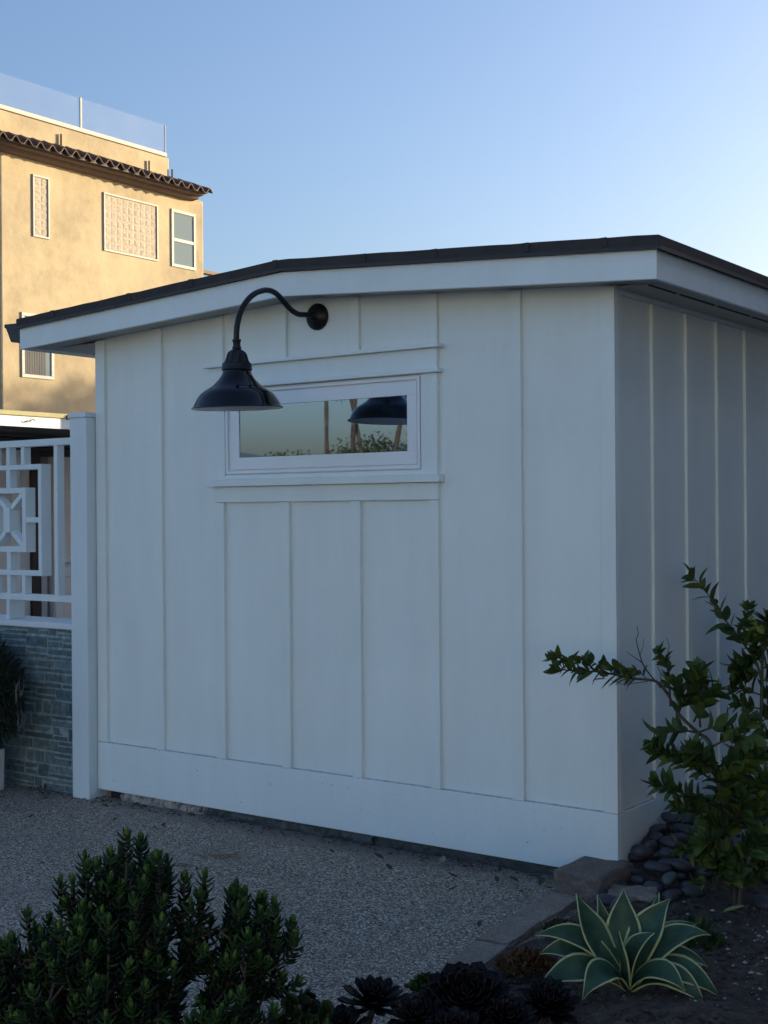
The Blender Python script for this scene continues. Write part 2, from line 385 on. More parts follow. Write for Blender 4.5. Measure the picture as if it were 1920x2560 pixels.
for k in range(0, len(eds), 2): jn.box(eds[k]+.001, eds[k+1]-.001, .0045, .0199, ZB+.0002, ZB+.0038)
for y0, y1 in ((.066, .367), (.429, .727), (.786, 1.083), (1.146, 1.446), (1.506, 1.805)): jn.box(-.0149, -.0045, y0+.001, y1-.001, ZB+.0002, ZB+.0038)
jn.build('joint_shadow_strip', M['joint_shadow'], shed)  # strips on the baseboard ledge, drawing the shadow line under each panel
# fascia boards and soffit
YF = -.17
def fascia(prof): 
    m = MB(); m.prism(prof, YF, YF+.02); m.build('fascia', M['trim'], shed, bevel=.003)
fascia([(-3.515, 2.451), (PKX, 2.555), (.264, 2.431), (.264, 2.548), (PKX, 2.668), (-3.515, 2.571)])
m = MB(); m.box(.244, .2635, YF+.0205, SD+.1, 2.431, 2.547); m.build('fascia', M['trim'], shed, bevel=.003)
m = MB(); m.box(-3.5145, -3.495, YF+.0205, SD+.1, 2.451, 2.570); m.build('fascia', M['trim'], shed, bevel=.003)
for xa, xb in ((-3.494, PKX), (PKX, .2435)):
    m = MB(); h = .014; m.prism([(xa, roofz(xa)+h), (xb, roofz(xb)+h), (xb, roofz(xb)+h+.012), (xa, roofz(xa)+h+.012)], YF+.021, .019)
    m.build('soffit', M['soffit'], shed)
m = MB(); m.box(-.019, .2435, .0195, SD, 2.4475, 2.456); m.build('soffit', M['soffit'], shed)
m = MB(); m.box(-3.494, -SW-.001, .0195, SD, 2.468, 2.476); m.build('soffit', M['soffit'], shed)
vs = [(-.085, .285), (.325, .70), (.74, 1.12), (1.16, 1.54), (1.58, 1.96), (2.0, 2.38)]
for y0, y1 in vs:
    m = MB(); m.box(.140, .148, max(y0, .022), y1, 2.4425, 2.4475); m.build('soffit_vent', M['ventdark'], shed)
# roof: dark edged slab with a slightly uneven shingle edge
rf = MB(); n = 36
xs = sorted(list(np.linspace(-3.53, .282, n))+[PKX])
prof_b = [(x, roofz(x)+.1185-(.0015 if abs(x-PKX) > .01 else 0)) for x in xs]; prof_t = [(x, roofz(x)+.170+random.uniform(-.0016, .0016)) for x in xs]
rf.prism(prof_b+prof_t[::-1], -.184, SD+.12); roof = rf.build('roof', M['roof'], shed, bevel=.004)
m = MB(); m.prism([(x, z-.004) for x, z in prof_b]+[(x, z+.010) for x, z in prof_b[::-1]], -.190, -.1845); m.build('drip_edge', M['gutter'], roof)
m = MB(); m.box(.2825, .289, -.19, SD+.12, 2.5405, 2.556); m.build('drip_edge', M['gutter'], roof)
for xx in (-3.21, -2.62, -2.18, -1.635, -1.12, -.74, -.29, .06):
    m = MB(); z0 = roofz(xx)+.13; m.box(xx-.03, xx+.002, -.1878, -.1838, z0, z0+.041); m.build('shingle_lap', M['roof'], roof, bevel=.001)
gt = MB(); gt.prism([(-3.516, 2.600), (-3.653, 2.603), (-3.653, 2.583), (-3.640, 2.580), (-3.628, 2.560), (-3.597, 2.500), (-3.516, 2.487)], YF+.004, SD+.1)
gt.build('gutter', M['gutter'], shed, bevel=.002)
m = MB(); m.tube([(-2.86, .9, 2.6), (-2.86, .9, 2.80)], .004, 6); m.build('wire_stub', M['gutter'], shed)
# foundation strip with crumbling stucco and a buckled plastic sheet under the boards
def rough_strip(x0, x1, y, zt, zb, n, amp):
    m = MB(); rows = 4; vv = []
    for j in range(rows):
        for i in range(n):
            x = x0+(x1-x0)*i/(n-1); t = j/(rows-1)
            vv.append((x+random.uniform(-.006, .006), y-random.uniform(0, amp)*math.sin(math.pi*(.25+.6*t))-.006*math.sin(x*23), zb+(zt-zb)*t+(random.uniform(-.008, .004) if j == 0 else 0)))
    m.add(vv, [(j*n+i, j*n+i+1, (j+1)*n+i+1, (j+1)*n+i) for j in range(rows-1) for i in range(n-1)]); return m
m = MB(); m.box(-SW+.05, -.03, .045, SD, -.01, .049); fnd = m.build('foundation', M['seal'], shed)
rough_strip(-2.93, -2.30, .026, .048, -.006, 70, .022).build('stucco_patch', M['peel'], fnd, smooth=True)
rough_strip(-2.32, -1.25, .022, .046, -.006, 60, .024).build('plastic_sheet', M['liner'], fnd, smooth=True)
rough_strip(-1.27, -.3, .034, .046, -.006, 60, .010).build('plastic_sheet', M['liner'], fnd, smooth=True)
# window
win = None
m = MB(); m.box(-2.1475, -.953, .010, .0205, 1.7315, 2.160); win = m.build('window', M['vinyl'], shed)
def wpart(name, boxes, mat, bev=.002):
    m = MB()
    for bx in boxes: m.box(*bx)
    return m.build(name, mat, win, bevel=bev)
wpart('casing', [(-2.236, -2.146, -.003, .0195, 1.7105, 2.1615)], M['trim'])
wpart('casing', [(-.954, -.8665, -.003, .0195, 1.7105, 2.1615)], M['trim'])
wpart('casing', [(-2.1455, -.9545, -.0025, .0195, 1.7105, 1.731)], M['trim'])
wpart('head_board', [(-2.236, -.8665, -.004, .0195, 2.1805, 2.2725)], M['trim'])
wpart('head_moulding', [(-2.258, -.847, -.022, .0195, 2.1625, 2.180)], M['trim'])
wpart('head_cap', [(-2.268, -.843, -.030, .0195, 2.273, 2.290)], M['trim'])
wpart('sill', [(-2.252, -.843, -.026, .0195, 1.675, 1.710)], M['trim'])
# vinyl frame (proud lip) and recessed sash
def ring(x0, x1, z0, z1, w, y0, y1, wz=None):
    wz = wz or w
    return [(x0, x1, y0, y1, z0, z0+wz), (x0, x1, y0, y1, z1-wz, z1), (x0, x0+w, y0, y1, z0+wz, z1-wz), (x1-w, x1, y0, y1, z0+wz, z1-wz)]
wpart('frame', ring(-2.140, -.960, 1.7365, 2.1525, .014, -.004, .0098), M['vinyl'], .0015)
wpart('sash', ring(-2.105, -.980, 1.757, 2.130, .052, .0005, .0097, .060), M['vinyl'], .0015)
m = MB(); m.box(-2.053, -1.032, .0065, .0096, 1.817, 2.070); m.build('pane', M['pane'], win)

# ---------------------------------------------------------------- gooseneck lamp on the shed
LX = -1.555
lamp = thing('gooseneck_lamp', (LX, .02, 2.475), 'black gooseneck barn lamp with bell shade fixed above the shed window', 'lamp')
m = MB(); m.lathe([(.0, .0195), (.064, .0195), (.064, .010), (.058, .002), (.050, -.002), (.047, -.008), (.030, -.013), (.019, -.020), (.018, -.034), (.0, -.034)], (LX-.003, 0, 2.474), 40, axis='y')
m.build('wall_plate', M['black2'], lamp, smooth=True)
arm = [(-.015, 2.475), (-.06, 2.474), (-.094, 2.471), (-.13, 2.469), (-.172, 2.479), (-.206, 2.496), (-.24, 2.518), (-.277, 2.541), (-.314, 2.552), (-.354, 2.553), (-.384, 2.546), (-.426, 2.531), (-.472, 2.502), (-.511, 2.462), (-.537, 2.420), (-.552, 2.377), (-.558, 2.339), (-.559, 2.30)]
m = MB(); m.tube(spline([(LX, y, z) for y, z in arm], 4), .0128, 16); m.build('arm', M['black2'], lamp, smooth=True)
LY = -.557
m = MB(); m.lathe([(0, 2.309), (.019, 2.309), (.020, 2.304), (.019, 2.300), (.0165, 2.297), (.0165, 2.279), (.020, 2.275), (.0205, 2.270), (.0185, 2.266), (.017, 2.262), (.017, 2.25), (0, 2.25)], (LX, LY, 0), 32)
m.build('collar', M['black2'], lamp, smooth=True)
rib = lambda a: .20*np.maximum(0, np.cos(9*a))**2-.04
m = MB(); m.lathe([(.0, 2.264), (.018, 2.264), (.024, 2.260), (.034, 2.252), (.039, 2.242), (.042, 2.228), (.046, 2.214), (.052, 2.203)], (LX, LY, 0), 96, wob=rib)
m.lathe([(.05, 2.206), (.064, 2.203), (.0655, 2.198), (.0655, 2.180), (.067, 2.178), (.067, 2.173), (.06, 2.171)], (LX, LY, 0), 64)
m.build('ribbed_neck', M['black2'], lamp, smooth=True)
outer = [(.060, 2.176), (.0625, 2.168), (.0655, 2.156), (.074, 2.142), (.083, 2.130), (.094, 2.119), (.110, 2.1035), (.126, 2.093), (.140, 2.0845), (.153, 2.0755), (.163, 2.0665), (.171, 2.056), (.1775, 2.046), (.184, 2.035), (.1885, 2.026), (.1925, 2.017), (.196, 2.0115), (.2015, 2.0085), (.203, 2.0055), (.200, 2.003)]
m = MB(); n = 72; ang = np.arange(n)*2*np.pi/n
prof = outer+[(r-.0035, z-.001) for r, z in outer[::-1][2:]]
vs = np.concatenate([np.stack([r*np.cos(ang), r*np.sin(ang), z+.030*r*np.sin(ang)*(2.18-z)/.17], 1) for r, z in prof])+np.array([LX, LY, 0])
fs = [(i*n+j, i*n+(j+1) % n, (i+1)*n+(j+1) % n, (i+1)*n+j) for i in range(len(prof)-1) for j in range(n)]
m.add(vs, fs, [0 if i < len(outer)-1 else 1 for i in range(len(prof)-1) for j in range(n)])
m.build('shade', [M['black'], M['lampwhite']], lamp, smooth=True)
m = MB(); m.lathe([(.0, 2.12), (.022, 2.12), (.028, 2.09), (.030, 2.07), (.022, 2.052), (.0, 2.045)], (LX, LY, 0), 24); m.build('bulb', M['lampwhite'], lamp, smooth=True)

# ---------------------------------------------------------------- fence: post, stone wall, screen
post = thing('fence_post', (-3.168, 0, 0), 'square white fence post standing against left end of shed', 'post')
m = MB(); m.box(-3.236, -3.1035, -.062, .075, -.005, 2.066); m.build('shaft', M['fencepaint'], post, bevel=.005)
m = MB(); m.box(-3.243, -3.1, -.069, .08, 2.0665, 2.094); m.build('cap', M['fencepaint'], post, bevel=.003)
hk = MB(); hk.tube(spline([(-3.262, -.035, 2.060), (-3.258, -.04, 2.078), (-3.268, -.045, 2.087), (-3.281, -.045, 2.078), (-3.279, -.045, 2.064), (-3.27, -.045, 2.060)], 4), .0025, 6)
hk.box(-3.268, -3.2425, -.042, -.038, 2.070, 2.076); hk.build('wire_hook', M['gutter'], post, smooth=True)

sw = thing('stone_wall', (-4.6, .1, 0), 'low blue grey ledger stone wall with white cap left of the shed', 'wall')
m = MB(); m.box(-6.4, -3.2365, -.0035, .22, -.01, .905, 0, (.25, .32, .335))
z = 0.0; tones = [(.14, .20, .21), (.16, .22, .225), (.115, .165, .18), (.18, .235, .235), (.15, .195, .19), (.21, .26, .255), (.13, .165, .17)]
random.seed(3)
while z < .895:
    h = min(random.choice([.066, .074, .084]), .905-z)
    if h < .03: break
    x = -3.238
    while x > -6.39:
        kind = random.random(); w = random.uniform(.05, .11) if kind < .35 else random.uniform(.11, .27)
        x0 = max(x-w, -6.395); gz, gx = random.uniform(.003, .006), random.uniform(.003, .006)
        f_ = random.choice([.38, .5, .6]); rows = [(z, z+h)] if kind < .45 else [(z, z+h*f_), (z+h*f_, z+h)]
        for za, zb in rows:
            c = random.choice(tones); k = random.uniform(.66, .95); c = (c[0]*k*.86, c[1]*k, c[2]*k*1.08)
            d = random.uniform(.005, .011)
            q = [random.uniform(-.004, .004) for _ in range(8)]
            xa, xb, y0, y1 = x0+gx, x-gx, -d, .002
            v = [(xa+q[0], y1, za+gz), (xb+q[1], y1, za+gz), (xb+q[2], y1, zb-gz), (xa+q[3], y1, zb-gz), (xa+.002+q[0], y0, za+gz+.002+q[4]), (xb-.002+q[1], y0+q[5], za+gz+.002+q[6]), (xb-.002+q[2], y0+q[7], zb-gz-.002), (xa+.002+q[3], y0, zb-gz-.002+q[5])]
            m.add(v, [(4, 5, 6, 7), (0, 1, 5, 4), (1, 2, 6, 5), (2, 3, 7, 6), (3, 0, 4, 7)], 0, c)
        x = x0
    z += h
m.build('veneer', M['slate'], sw)
m = MB(); m.box(-6.4, -3.2365, -.022, .24, .9055, .938); m.build('cap', M['fencepaint'], sw, bevel=.003)

scr = thing('fence_screen', (-3.846, .02, .94), 'white open fence screen of nested squares standing on stone wall', 'fence')
def sb(name, boxes, bev=.002):
    m = MB()
    for bx in boxes: m.box(*bx)
    return m.build(name, M['fencepaint'], scr, bevel=bev)
CX = -3.846
mir = lambda a, b2: [(a, b2), (2*CX-b2, 2*CX-a)]
XR = -3.2365; XL = -6.4
D0, D1 = .0, .05
sb('top_rail', [(XL, XR, -.004, .056, 1.928, 1.966)])
sb('bottom_rail', [(XL, XR, -.004, .056, 1.054, 1.089)])
for (a, c) in mir(-3.444, -3.413): sb('upright', [(a, c, D0, D1, 1.0895, 1.9275)])
for (a, c) in mir(-3.730, -3.700): 
    sb('upright', [(a, c, D0+.002, D1, 1.8275, 1.9275)]); sb('upright', [(a, c, D0+.002, D1, 1.0895, 1.1935)])
for z0, z1 in ((1.8275, 1.9275), (1.0895, 1.1935)): sb('upright', [(CX-.014, CX+.016, D0+.002, D1, z0, z1)])
sb('square_frame', ring(2*CX+3.551, -3.551, 1.194, 1.827, .0285, D0, D1+.02))
sb('square_frame', ring(2*CX+3.687, -3.687, 1.327, 1.696, .032, D0-.001, D1+.02))
for (a, c) in mir(-3.6868, -3.5797): sb('link_bar', [(a, c, D0+.002, D1, 1.496, 1.526)])
for z0, z1 in ((1.6965, 1.798), (1.223, 1.3265)): sb('link_bar', [(CX-.016, CX+.020, D0+.002, D1, z0, z1)])
for z0 in (.9385,): sb('spacer_block', [(CX-.020, CX+.006, D0, D1+.06, z0, 1.0535)])
for xx in (-4.9, -5.6): sb('spacer_block', [(xx, xx+.026, D0, D1+.06, .9385, 1.0535)])
sb('centre_block', [(CX-.026, CX+.028, D0-.012, D1+.01, 1.438, 1.586)], .004)
for sx in (-1, 1):
    for sz in (-1, 1):
        m = MB(); c0 = np.array([CX+sx*.026, 0, 1.512+sz*.068]); c1 = np.array([CX+sx*.128, 0, 1.512+sz*.152])
        d = (c1-c0)/np.linalg.norm(c1-c0); nn = np.array([-d[2], 0, d[0]])*.014
        q = [c0+nn, c1+nn, c1-nn, c0-nn]
        m.prism([(p[0], p[2]) for p in q], D0+.003, D1); m.build('diagonal_bar', M['fencepaint'], scr, bevel=.002)
for xx in (-4.52, -4.9, -5.3, -5.7, -6.1): sb('upright', [(xx, xx+.03, D0, D1, 1.0895, 1.9275)])

# ---------------------------------------------------------------- neighbour's garage behind the fence
gar = thing('neighbour_garage', (-7.8, 3.5, 0), 'pale garage with deep white roof beam behind the fence screen', 'garage')
m = MB(); m.box(-7.03, -7.0, .3, 6.5, 2.307, 2.402); m.build('fascia', M['trim'], gar, bevel=.003)
m = MB(); m.box(-7.05, -6.985, .3, 6.5, 2.4025, 2.446); m.build('flashing', M['olive'], gar, bevel=.006)
m = MB(); m.box(-9.4, -7.031, .3, 6.5, 2.30, 2.40); m.build('roof', M['brownframe'], gar)
m = MB(); m.box(-8.7, -8.5, .3, 3.93, 0, 2.29); m.box(-8.7, -8.5, 4.24, 6.5, 0, 2.29); m.box(-8.7, -8.62, 3.93, 4.24, 0, 2.29); m.build('wall', M['sagewall'], gar)
m = MB(); m.box(-8.55, -8.46, 3.931, 4.045, 0, 2.22); m.box(-8.55, -8.46, 4.0455, 4.7, 2.135, 2.22); m.build('door_frame', M['brownframe'], gar, bevel=.004)
m = MB(); m.box(-8.62, -8.575, 4.046, 4.24, .02, 2.13); door = m.build('door', M['greydoor'], gar)
m = MB(); m.box(-8.5745, -8.565, 4.09, 4.205, 1.10, 1.98); m.box(-8.5745, -8.565, 4.09, 4.205, .2, .98); m.build('door_panel', M['sagewall'], door, bevel=.006)
for y0, y1 in ((3.70, 3.79), (3.40, 3.47), (3.2, 3.26)):
    m = MB(); m.box(-8.4995, -8.47, y0, y1, 0, 2.29); m.build('pilaster', M['trim'], gar, bevel=.003)
m = MB(); m.box(-8.4995, -8.465, 4.25, 6.4, 1.03, 1.075); m.box(-8.4995, -8.485, 4.25, 4.34, 0, 1.029); m.box(-8.4995, -8.485, 4.62, 4.70, 0, 1.029); m.box(-8.4995, -8.485, 4.341, 4.619, .88, .98); m.build('wainscot', M['trim'], gar, bevel=.003)
for z0, x0 in ((2.21, -7.9), (2.245, -7.75), (2.18, -8.05)):
    m = MB(); m.tube([(x0, 2.6, z0), (x0, 5.8, z0+.02)], .022, 10); m.build('conduit_pipe', M['gutter'], gar, smooth=True)
m = MB(); m.box(-8.4695, -8.44, 3.48, 3.60, 2.10, 2.26); m.box(-8.4395, -8.435, 3.52, 3.56, 2.12, 2.24); m.build('meter_box', M['sagewall'], gar, bevel=.006)
hk = MB(); hk.tube(spline([(-6.99, 2.655, 2.357), (-6.985, 2.68, 2.35), (-6.985, 2.71, 2.356), (-6.985, 2.73, 2.372), (-6.985, 2.755, 2.376), (-6.985, 2.77, 2.366)], 4), .004, 6)
tag(hk.build('wire_hook', M['twig'], origin=(-6.985, 2.71, 2.36), smooth=True), 'small S-shaped wire hook hanging on the white garage beam', 'hook')

# ---------------------------------------------------------------- tan three-storey house behind
HX = -20.71
hs = thing('stucco_house', (HX-3, 16.2, 0), 'tall tan stucco house with brown tile eave and glass roof balustrade', 'house')
Y0, Y1 = 13.12, 19.30
m = MB(); m.box(HX-9, HX, Y0, Y1, 0, 9.3); m.build('wall', M['stucco'], hs, bevel=.04)
def hwin(name, y0, y1, z0, z1, depth=.075):
    m = MB(); w = depth
    bx = [(HX-.02, HX+.03, y0, y1, z0, z0+w), (HX-.02, HX+.03, y0, y1, z1-w, z1), (HX-.02, HX+.03, y0, y0+w, z0+w, z1-w), (HX-.02, HX+.03, y1-w, y1, z0+w, z1-w)]
    for q in bx: m.box(*q)
    return m.build(name, M['coping'], hs, bevel=.008), w
def glassblocks(y0, y1, z0, z1, nc, nr):
    f, w = hwin('glass_block_window', y0, y1, z0, z1, .045)
    m = MB(); m.box(HX-.02, HX+.004, y0+w, y1-w, z0+w, z1-w, 1)
    cw, ch = (y1-y0-2*w)/nc, (z1-z0-2*w)/nr; g2 = .011
    for i in range(nc):
        for j in range(nr):
            a, c = y0+w+i*cw+g2, z0+w+j*ch+g2; e, h = cw-2*g2, ch-2*g2
            k = .035; q = [random.uniform(-.002, .002) for _ in range(4)]
            v = [(HX+.0045, a, c), (HX+.0045, a+e, c), (HX+.0045, a+e, c+h), (HX+.0045, a, c+h), (HX+.009+q[0], a+k, c+k), (HX+.009+q[1], a+e-k, c+k), (HX+.009+q[2], a+e-k, c+h-k), (HX+.009+q[3], a+k, c+h-k)]
            m.add(v, [(4, 5, 6, 7), (0, 1, 5, 4), (1, 2, 6, 5), (2, 3, 7, 6), (3, 0, 4, 7)])
    m.build('glass_blocks', [M['block'], M['mortar']], f)
glassblocks(13.968, 14.43, 7.556, 8.911, 2, 7)
glassblocks(15.997, 17.715, 7.556, 8.905, 9, 7)
def hung(y0, y1, z0, z1, zm, curtains=False):
    f, w = hwin('window', y0, y1, z0, z1)
    m = MB(); m.box(HX-.019, HX+.026, y0+w, y1-w, zm-.04, zm+.04); m.build('meeting_rail', M['coping'], f, bevel=.006)
    for za, zb in ((z0+w, zm-.041), (zm+.041, z1-w)):
        m = MB(); m.box(HX-.01, HX+.008, y0+w, y1-w, za, zb); m.build('pane', M['pane_house'], f)
    return f, w
hung(18.16, 18.997, 7.512, 8.913, 8.175)
f, w = hwin('window', 13.638, 14.517, 4.477, 5.88)
m = MB(); m.box(HX-.01, HX+.008, 13.713, 14.442, 4.552, 5.805); m.build('pane', M['pane_house'], f)
m = MB()
for k in range(9): m.box(HX+.009, HX+.013, 13.73+k*.065, 13.73+k*.065+.045, 4.556, 5.80)
m.build('blind', M['blindgrey'], f)
# eave: stepped cornice, clay tiles, parapet behind
m = MB(); m.prism([(HX, 9.215), (HX+.20, 9.235), (HX+.24, 9.275), (HX+.24, 9.29), (HX+.38, 9.305), (HX+.40, 9.33), (HX+.40, 9.385), (HX+.02, 9.45)], Y0-.35, 18.90)
m.build('cornice', M['eave'], hs)
tl = MB(); per = .325; ny = 220; nr = 7
ys = np.linspace(Y0-.5, 19.06, ny); vv = []
for r in range(nr):
    t = r/(nr-1)
    for y in ys:
        ph = (y/per) % 1; hgt = .10*math.sin(math.pi*ph/.62) if ph < .62 else -.03*math.sin(math.pi*(ph-.62)/.38)
        step = .018*((t*2) % 1)
        vv.append((HX+.56-1.06*t, y, 9.385+.40*t+hgt+.02*math.sin(y*1.3)-step))
tl.add(vv, [(r*ny+i, r*ny+i+1, (r+1)*ny+i+1, (r+1)*ny+i) for r in range(nr-1) for i in range(ny-1)])
to = tl.build('tile_roof', M['tile'], hs, smooth=True); sm = to.modifiers.new('thick', 'SOLIDIFY'); sm.thickness = .03
m = MB(); m.prism([(HX+.50, 9.34), (HX+.50, 9.385), (HX-.49, 9.76), (HX-.49, 9.34)], Y0-.5, 18.93); m.build('roof_deck', M['brownframe'], hs)
PX = HX-.5
m = MB(); m.box(PX-6, PX, 12.6, 18.62, 9.3, 10.31); par = m.build('parapet', M['stucco'], hs, bevel=.03)
m = MB(); m.box(PX-.28, PX+.03, 12.6, 18.52, 10.3105, 10.41); m.build('coping', M['coping'], par, bevel=.01)
for y0, y1 in ((13.0, 15.775), (15.825, 18.49)):
    m = MB(); m.box(PX-.02, PX-.005, y0, y1, 10.415, 11.10); m.build('balustrade_panel', M['balglass'], hs)
m = MB(); m.box(PX-.03, PX+.01, 15.778, 15.822, 10.411, 11.11); m.build('balustrade_post', M['coping'], hs)
m = MB(); m.box(PX-.03, PX+.005, 18.4905, 18.505, 10.411, 11.09); m.build('balustrade_post', M['pot'], hs)
for y, z1 in ((15.175, 10.125), (17.90, 10.086), (18.68, 10.036)):
    m = MB(); m.tube([(PX+.04, y, 9.6), (PX+.04, y, z1)], .022, 10); m.build('vent_pipe', M['tile'], hs, smooth=True)
m = MB(); m.box(HX-.55, HX-.35, 19.32, 20.6, 7.60, 7.68); m.box(HX-.5, HX-.42, 19.5, 19.58, 6.5, 7.6); m.box(HX-.5, HX-.42, 20.4, 20.48, 6.5, 7.6)
m.build('balcony_rail', M['eave'], hs)
# ---------------------------------------------------------------- stones, kerb, pebbles
def stone_block(name, x0, x1, y0, y1, z0, z1, mat, rot, label, cat, grp=None, rough=.006, bev=.012):
    random.seed(int(abs(x0*1000+y0*777)))
    cx, cy = (x0+x1)/2, (y0+y1)/2
    m = MB(); k = 7; hx, hy = (x1-x0)/2, (y1-y0)/2
    # subdivided box
    idx = {}; vv = []; ff = []
    def vid(i, j, l):
        if (i, j, l) not in idx:
            idx[(i, j, l)] = len(vv); e = lambda a: -1+2*a/k
            vv.append([e(i)*hx, e(j)*hy, z0+(z1-z0)*l/k])
        return idx[(i, j, l)]
    for a in range(k):
        for b2 in range(k):
            ff += [(vid(a, b2, 0), vid(a, b2+1, 0), vid(a+1, b2+1, 0), vid(a+1, b2, 0)), (vid(a, b2, k), vid(a+1, b2, k), vid(a+1, b2+1, k), vid(a, b2+1, k)),
                   (vid(a, 0, b2), vid(a+1, 0, b2), vid(a+1, 0, b2+1), vid(a, 0, b2+1)), (vid(a, k, b2), vid(a, k, b2+1), vid(a+1, k, b2+1), vid(a+1, k, b2)),
                   (vid(0, a, b2), vid(0, a, b2+1), vid(0, a+1, b2+1), vid(0, a+1, b2)), (vid(k, a, b2), vid(k, a+1, b2), vid(k, a+1, b2+1), vid(k, a, b2+1))]
    v = np.array(vv); v += np.random.uniform(-rough, rough, v.shape)
    c, s = math.cos(rot), math.sin(rot); xy = v[:, :2]@np.array([[c, s], [-s, c]])
    v = np.column_stack([xy[:, 0]+cx, xy[:, 1]+cy, v[:, 2]])
    o = m.add(v, ff).build(name, mat, origin=(cx, cy, z0), smooth=True, bevel=0)
    o.modifiers.new('bev', 'BEVEL').width = bev; o.modifiers['bev'].limit_method = 'ANGLE'; o.modifiers['bev'].angle_limit = rad(50)
    sb_ = o.modifiers.new('sub', 'SUBSURF'); sb_.levels = 1; sb_.render_levels = 2
    return tag(o, label, cat, grp)
stone_block('concrete_block', -.170, .048, -.245, .050, -.02, .116, M['concrete'], -.03, 'chunky brown grey concrete block lying at the shed corner', 'block')
PV = [(-.155, -.025, -.60, -.245, .07, 'kerb paver touching the concrete block at the shed corner'), (-.125, .0, -.905, -.61, .12, 'second kerb paver from the concrete block'),
      (-.075, .05, -1.23, -.92, .16, 'kerb paver beside the rust brown sedum'), (-.01, .11, -1.56, -1.245, .2, 'kerb paver behind the black rosettes')]
for x0, x1, y0, y1, r, lb in PV: stone_block('kerb_paver', x0, x1, y0, y1, -.03, .026, M['paver'], r, lb, 'paver', 'pavers edging the garden bed', .004, .006)
stone_block('flagstone', .20, .46, .30, .50, .10, .155, M['flag'], .5, 'flat grey green flagstone half hidden behind the leafy shrub', 'flagstone', None, .006, .02)
stone_block('flagstone', .06, .24, -.26, -.10, .02, .062, M['paver'], .35, 'flat brown stone slab in the soil beside the concrete block', 'flagstone', None, .006, .015)
# river pebbles: one ball of each shape, then copies
def pebble_mesh(seed):
    rng = np.random.RandomState(seed); nu, nv = 18, 12; vv = []
    for j in range(nv+1):
        th = math.pi*j/nv
        for i in range(nu):
            ph = 2*math.pi*i/nu; d = np.array([math.sin(th)*math.cos(ph), math.sin(th)*math.sin(ph), math.cos(th)])
            r = 1+.10*math.sin(2*ph+seed)*math.sin(th)+.07*math.sin(3*ph+1.7*seed)*math.sin(th)+.05*math.cos(2*th+seed)
            vv.append(d*r)
    ff = [(j*nu+i, j*nu+(i+1) % nu, (j+1)*nu+(i+1) % nu, (j+1)*nu+i) for j in range(nv) for i in range(nu)]
    return vv, ff
protos = []
for sd_ in range(6):
    vv, ff = pebble_mesh(sd_); m = MB(); m.add(vv, ff); me = m.build('river_pebble', M['pebble'] if sd_ < 5 else M['pebble2'], smooth=True); protos.append(me)
random.seed(11)
spots = []
def pile_z(x, y): return bed_h(max(0, x), y)
for _ in range(3000):
    y = random.uniform(-.10, 1.15); x = random.uniform(.03, .36-.10*max(0, y-.3))
    if y < .15 and x > .30: continue
    a = random.uniform(.034, .058)
    if all((x-p[0])**2+(y-p[1])**2 > (.78*(a+p[2]))**2 for p in spots): spots.append((x, y, a))
    if len(spots) > 88: break
for k in range(34):      # second layer
    y = random.uniform(.02, .85); x = random.uniform(.035, .24-.1*max(0, y-.4)); spots.append((x, y, random.uniform(.036, .052), 1))
lone = [(.10, -.30, .055, 'dark pebble half buried beside the concrete block, farther from the shed'), (.18, -.36, .050, 'dark oval pebble nearest the striped agave'), (.30, -.16, .046, 'dark pebble lying alone on the soil below the pebble heap'),
        (.33, -.02, .050, 'long dark pebble at the foot of the pebble heap'), (.60, .0, .06, 'dark pebble at the right edge behind the shrub stem')]
used = set()
def put_pebble(x, y, z, a, label, group, flat=None, k=None, rz=None):
    k = random.randrange(5) if k is None else k; src = protos[k]
    o = src if k not in used else src.copy()
    if k in used: COL.objects.link(o)
    used.add(k)
    o.location = (x, y, z); o.scale = (a, a*random.uniform(.6, .8), a*(flat or random.uniform(.42, .6)))
    o.rotation_euler = (random.uniform(-.3, .3), random.uniform(-.3, .3), random.uniform(0, 6.3) if rz is None else rz)
    tag(o, label, 'pebble', group); return o
for sp in spots:
    x, y, a = sp[:3]; lay = .034 if len(sp) > 3 else 0
    put_pebble(x, y, pile_z(x, y)+.012+lay, a, 'smooth dark river pebble in the heap along the shed side wall', 'river pebbles heaped along the shed')
for x, y, a, lb in lone: put_pebble(x, y, bed_h(x, y)+.012, a, lb, 'river pebbles heaped along the shed')
o = put_pebble(.235, -.03, .09, .038, 'pale green grey pebble tilted at the front of the heap', 'river pebbles heaped along the shed', .5, 5, 1.0); o.rotation_euler = (.2, -.6, .9)

# ---------------------------------------------------------------- leaves and plants
def leaf_template(ns, nt_, wfun, curve, fold):
    """grid in local frame: x along leaf, y across, z normal (unit length, unit half-width)"""
    s = np.linspace(0, 1, ns+1); t = np.linspace(-1, 1, nt_+1)
    P = np.zeros(((ns+1), (nt_+1), 3)); 
    for i, a in enumerate(s):
        for j, c in enumerate(t):
            P[i, j] = (a, c*wfun(a), -curve*a*a+fold*abs(c)*wfun(a)*.0)
    F = [(i*(nt_+1)+j, i*(nt_+1)+j+1, (i+1)*(nt_+1)+j+1, (i+1)*(nt_+1)+j) for i in range(ns) for j in range(nt_)]
    return P.reshape(-1, 3), np.abs(np.tile(t, ns+1)), F
def frame(d, upv):
    d = d/np.linalg.norm(d); s = np.cross(upv, d); l = np.linalg.norm(s)
    s = s/l if l > 1e-3 else np.array([1., 0, 0]); return d, s, np.cross(d, s)
ell = lambda a: max(0.0, math.sin(math.pi*min(1, a**.85)))**.8
LT, LTt, LTF = leaf_template(6, 2, ell, 1, 0)
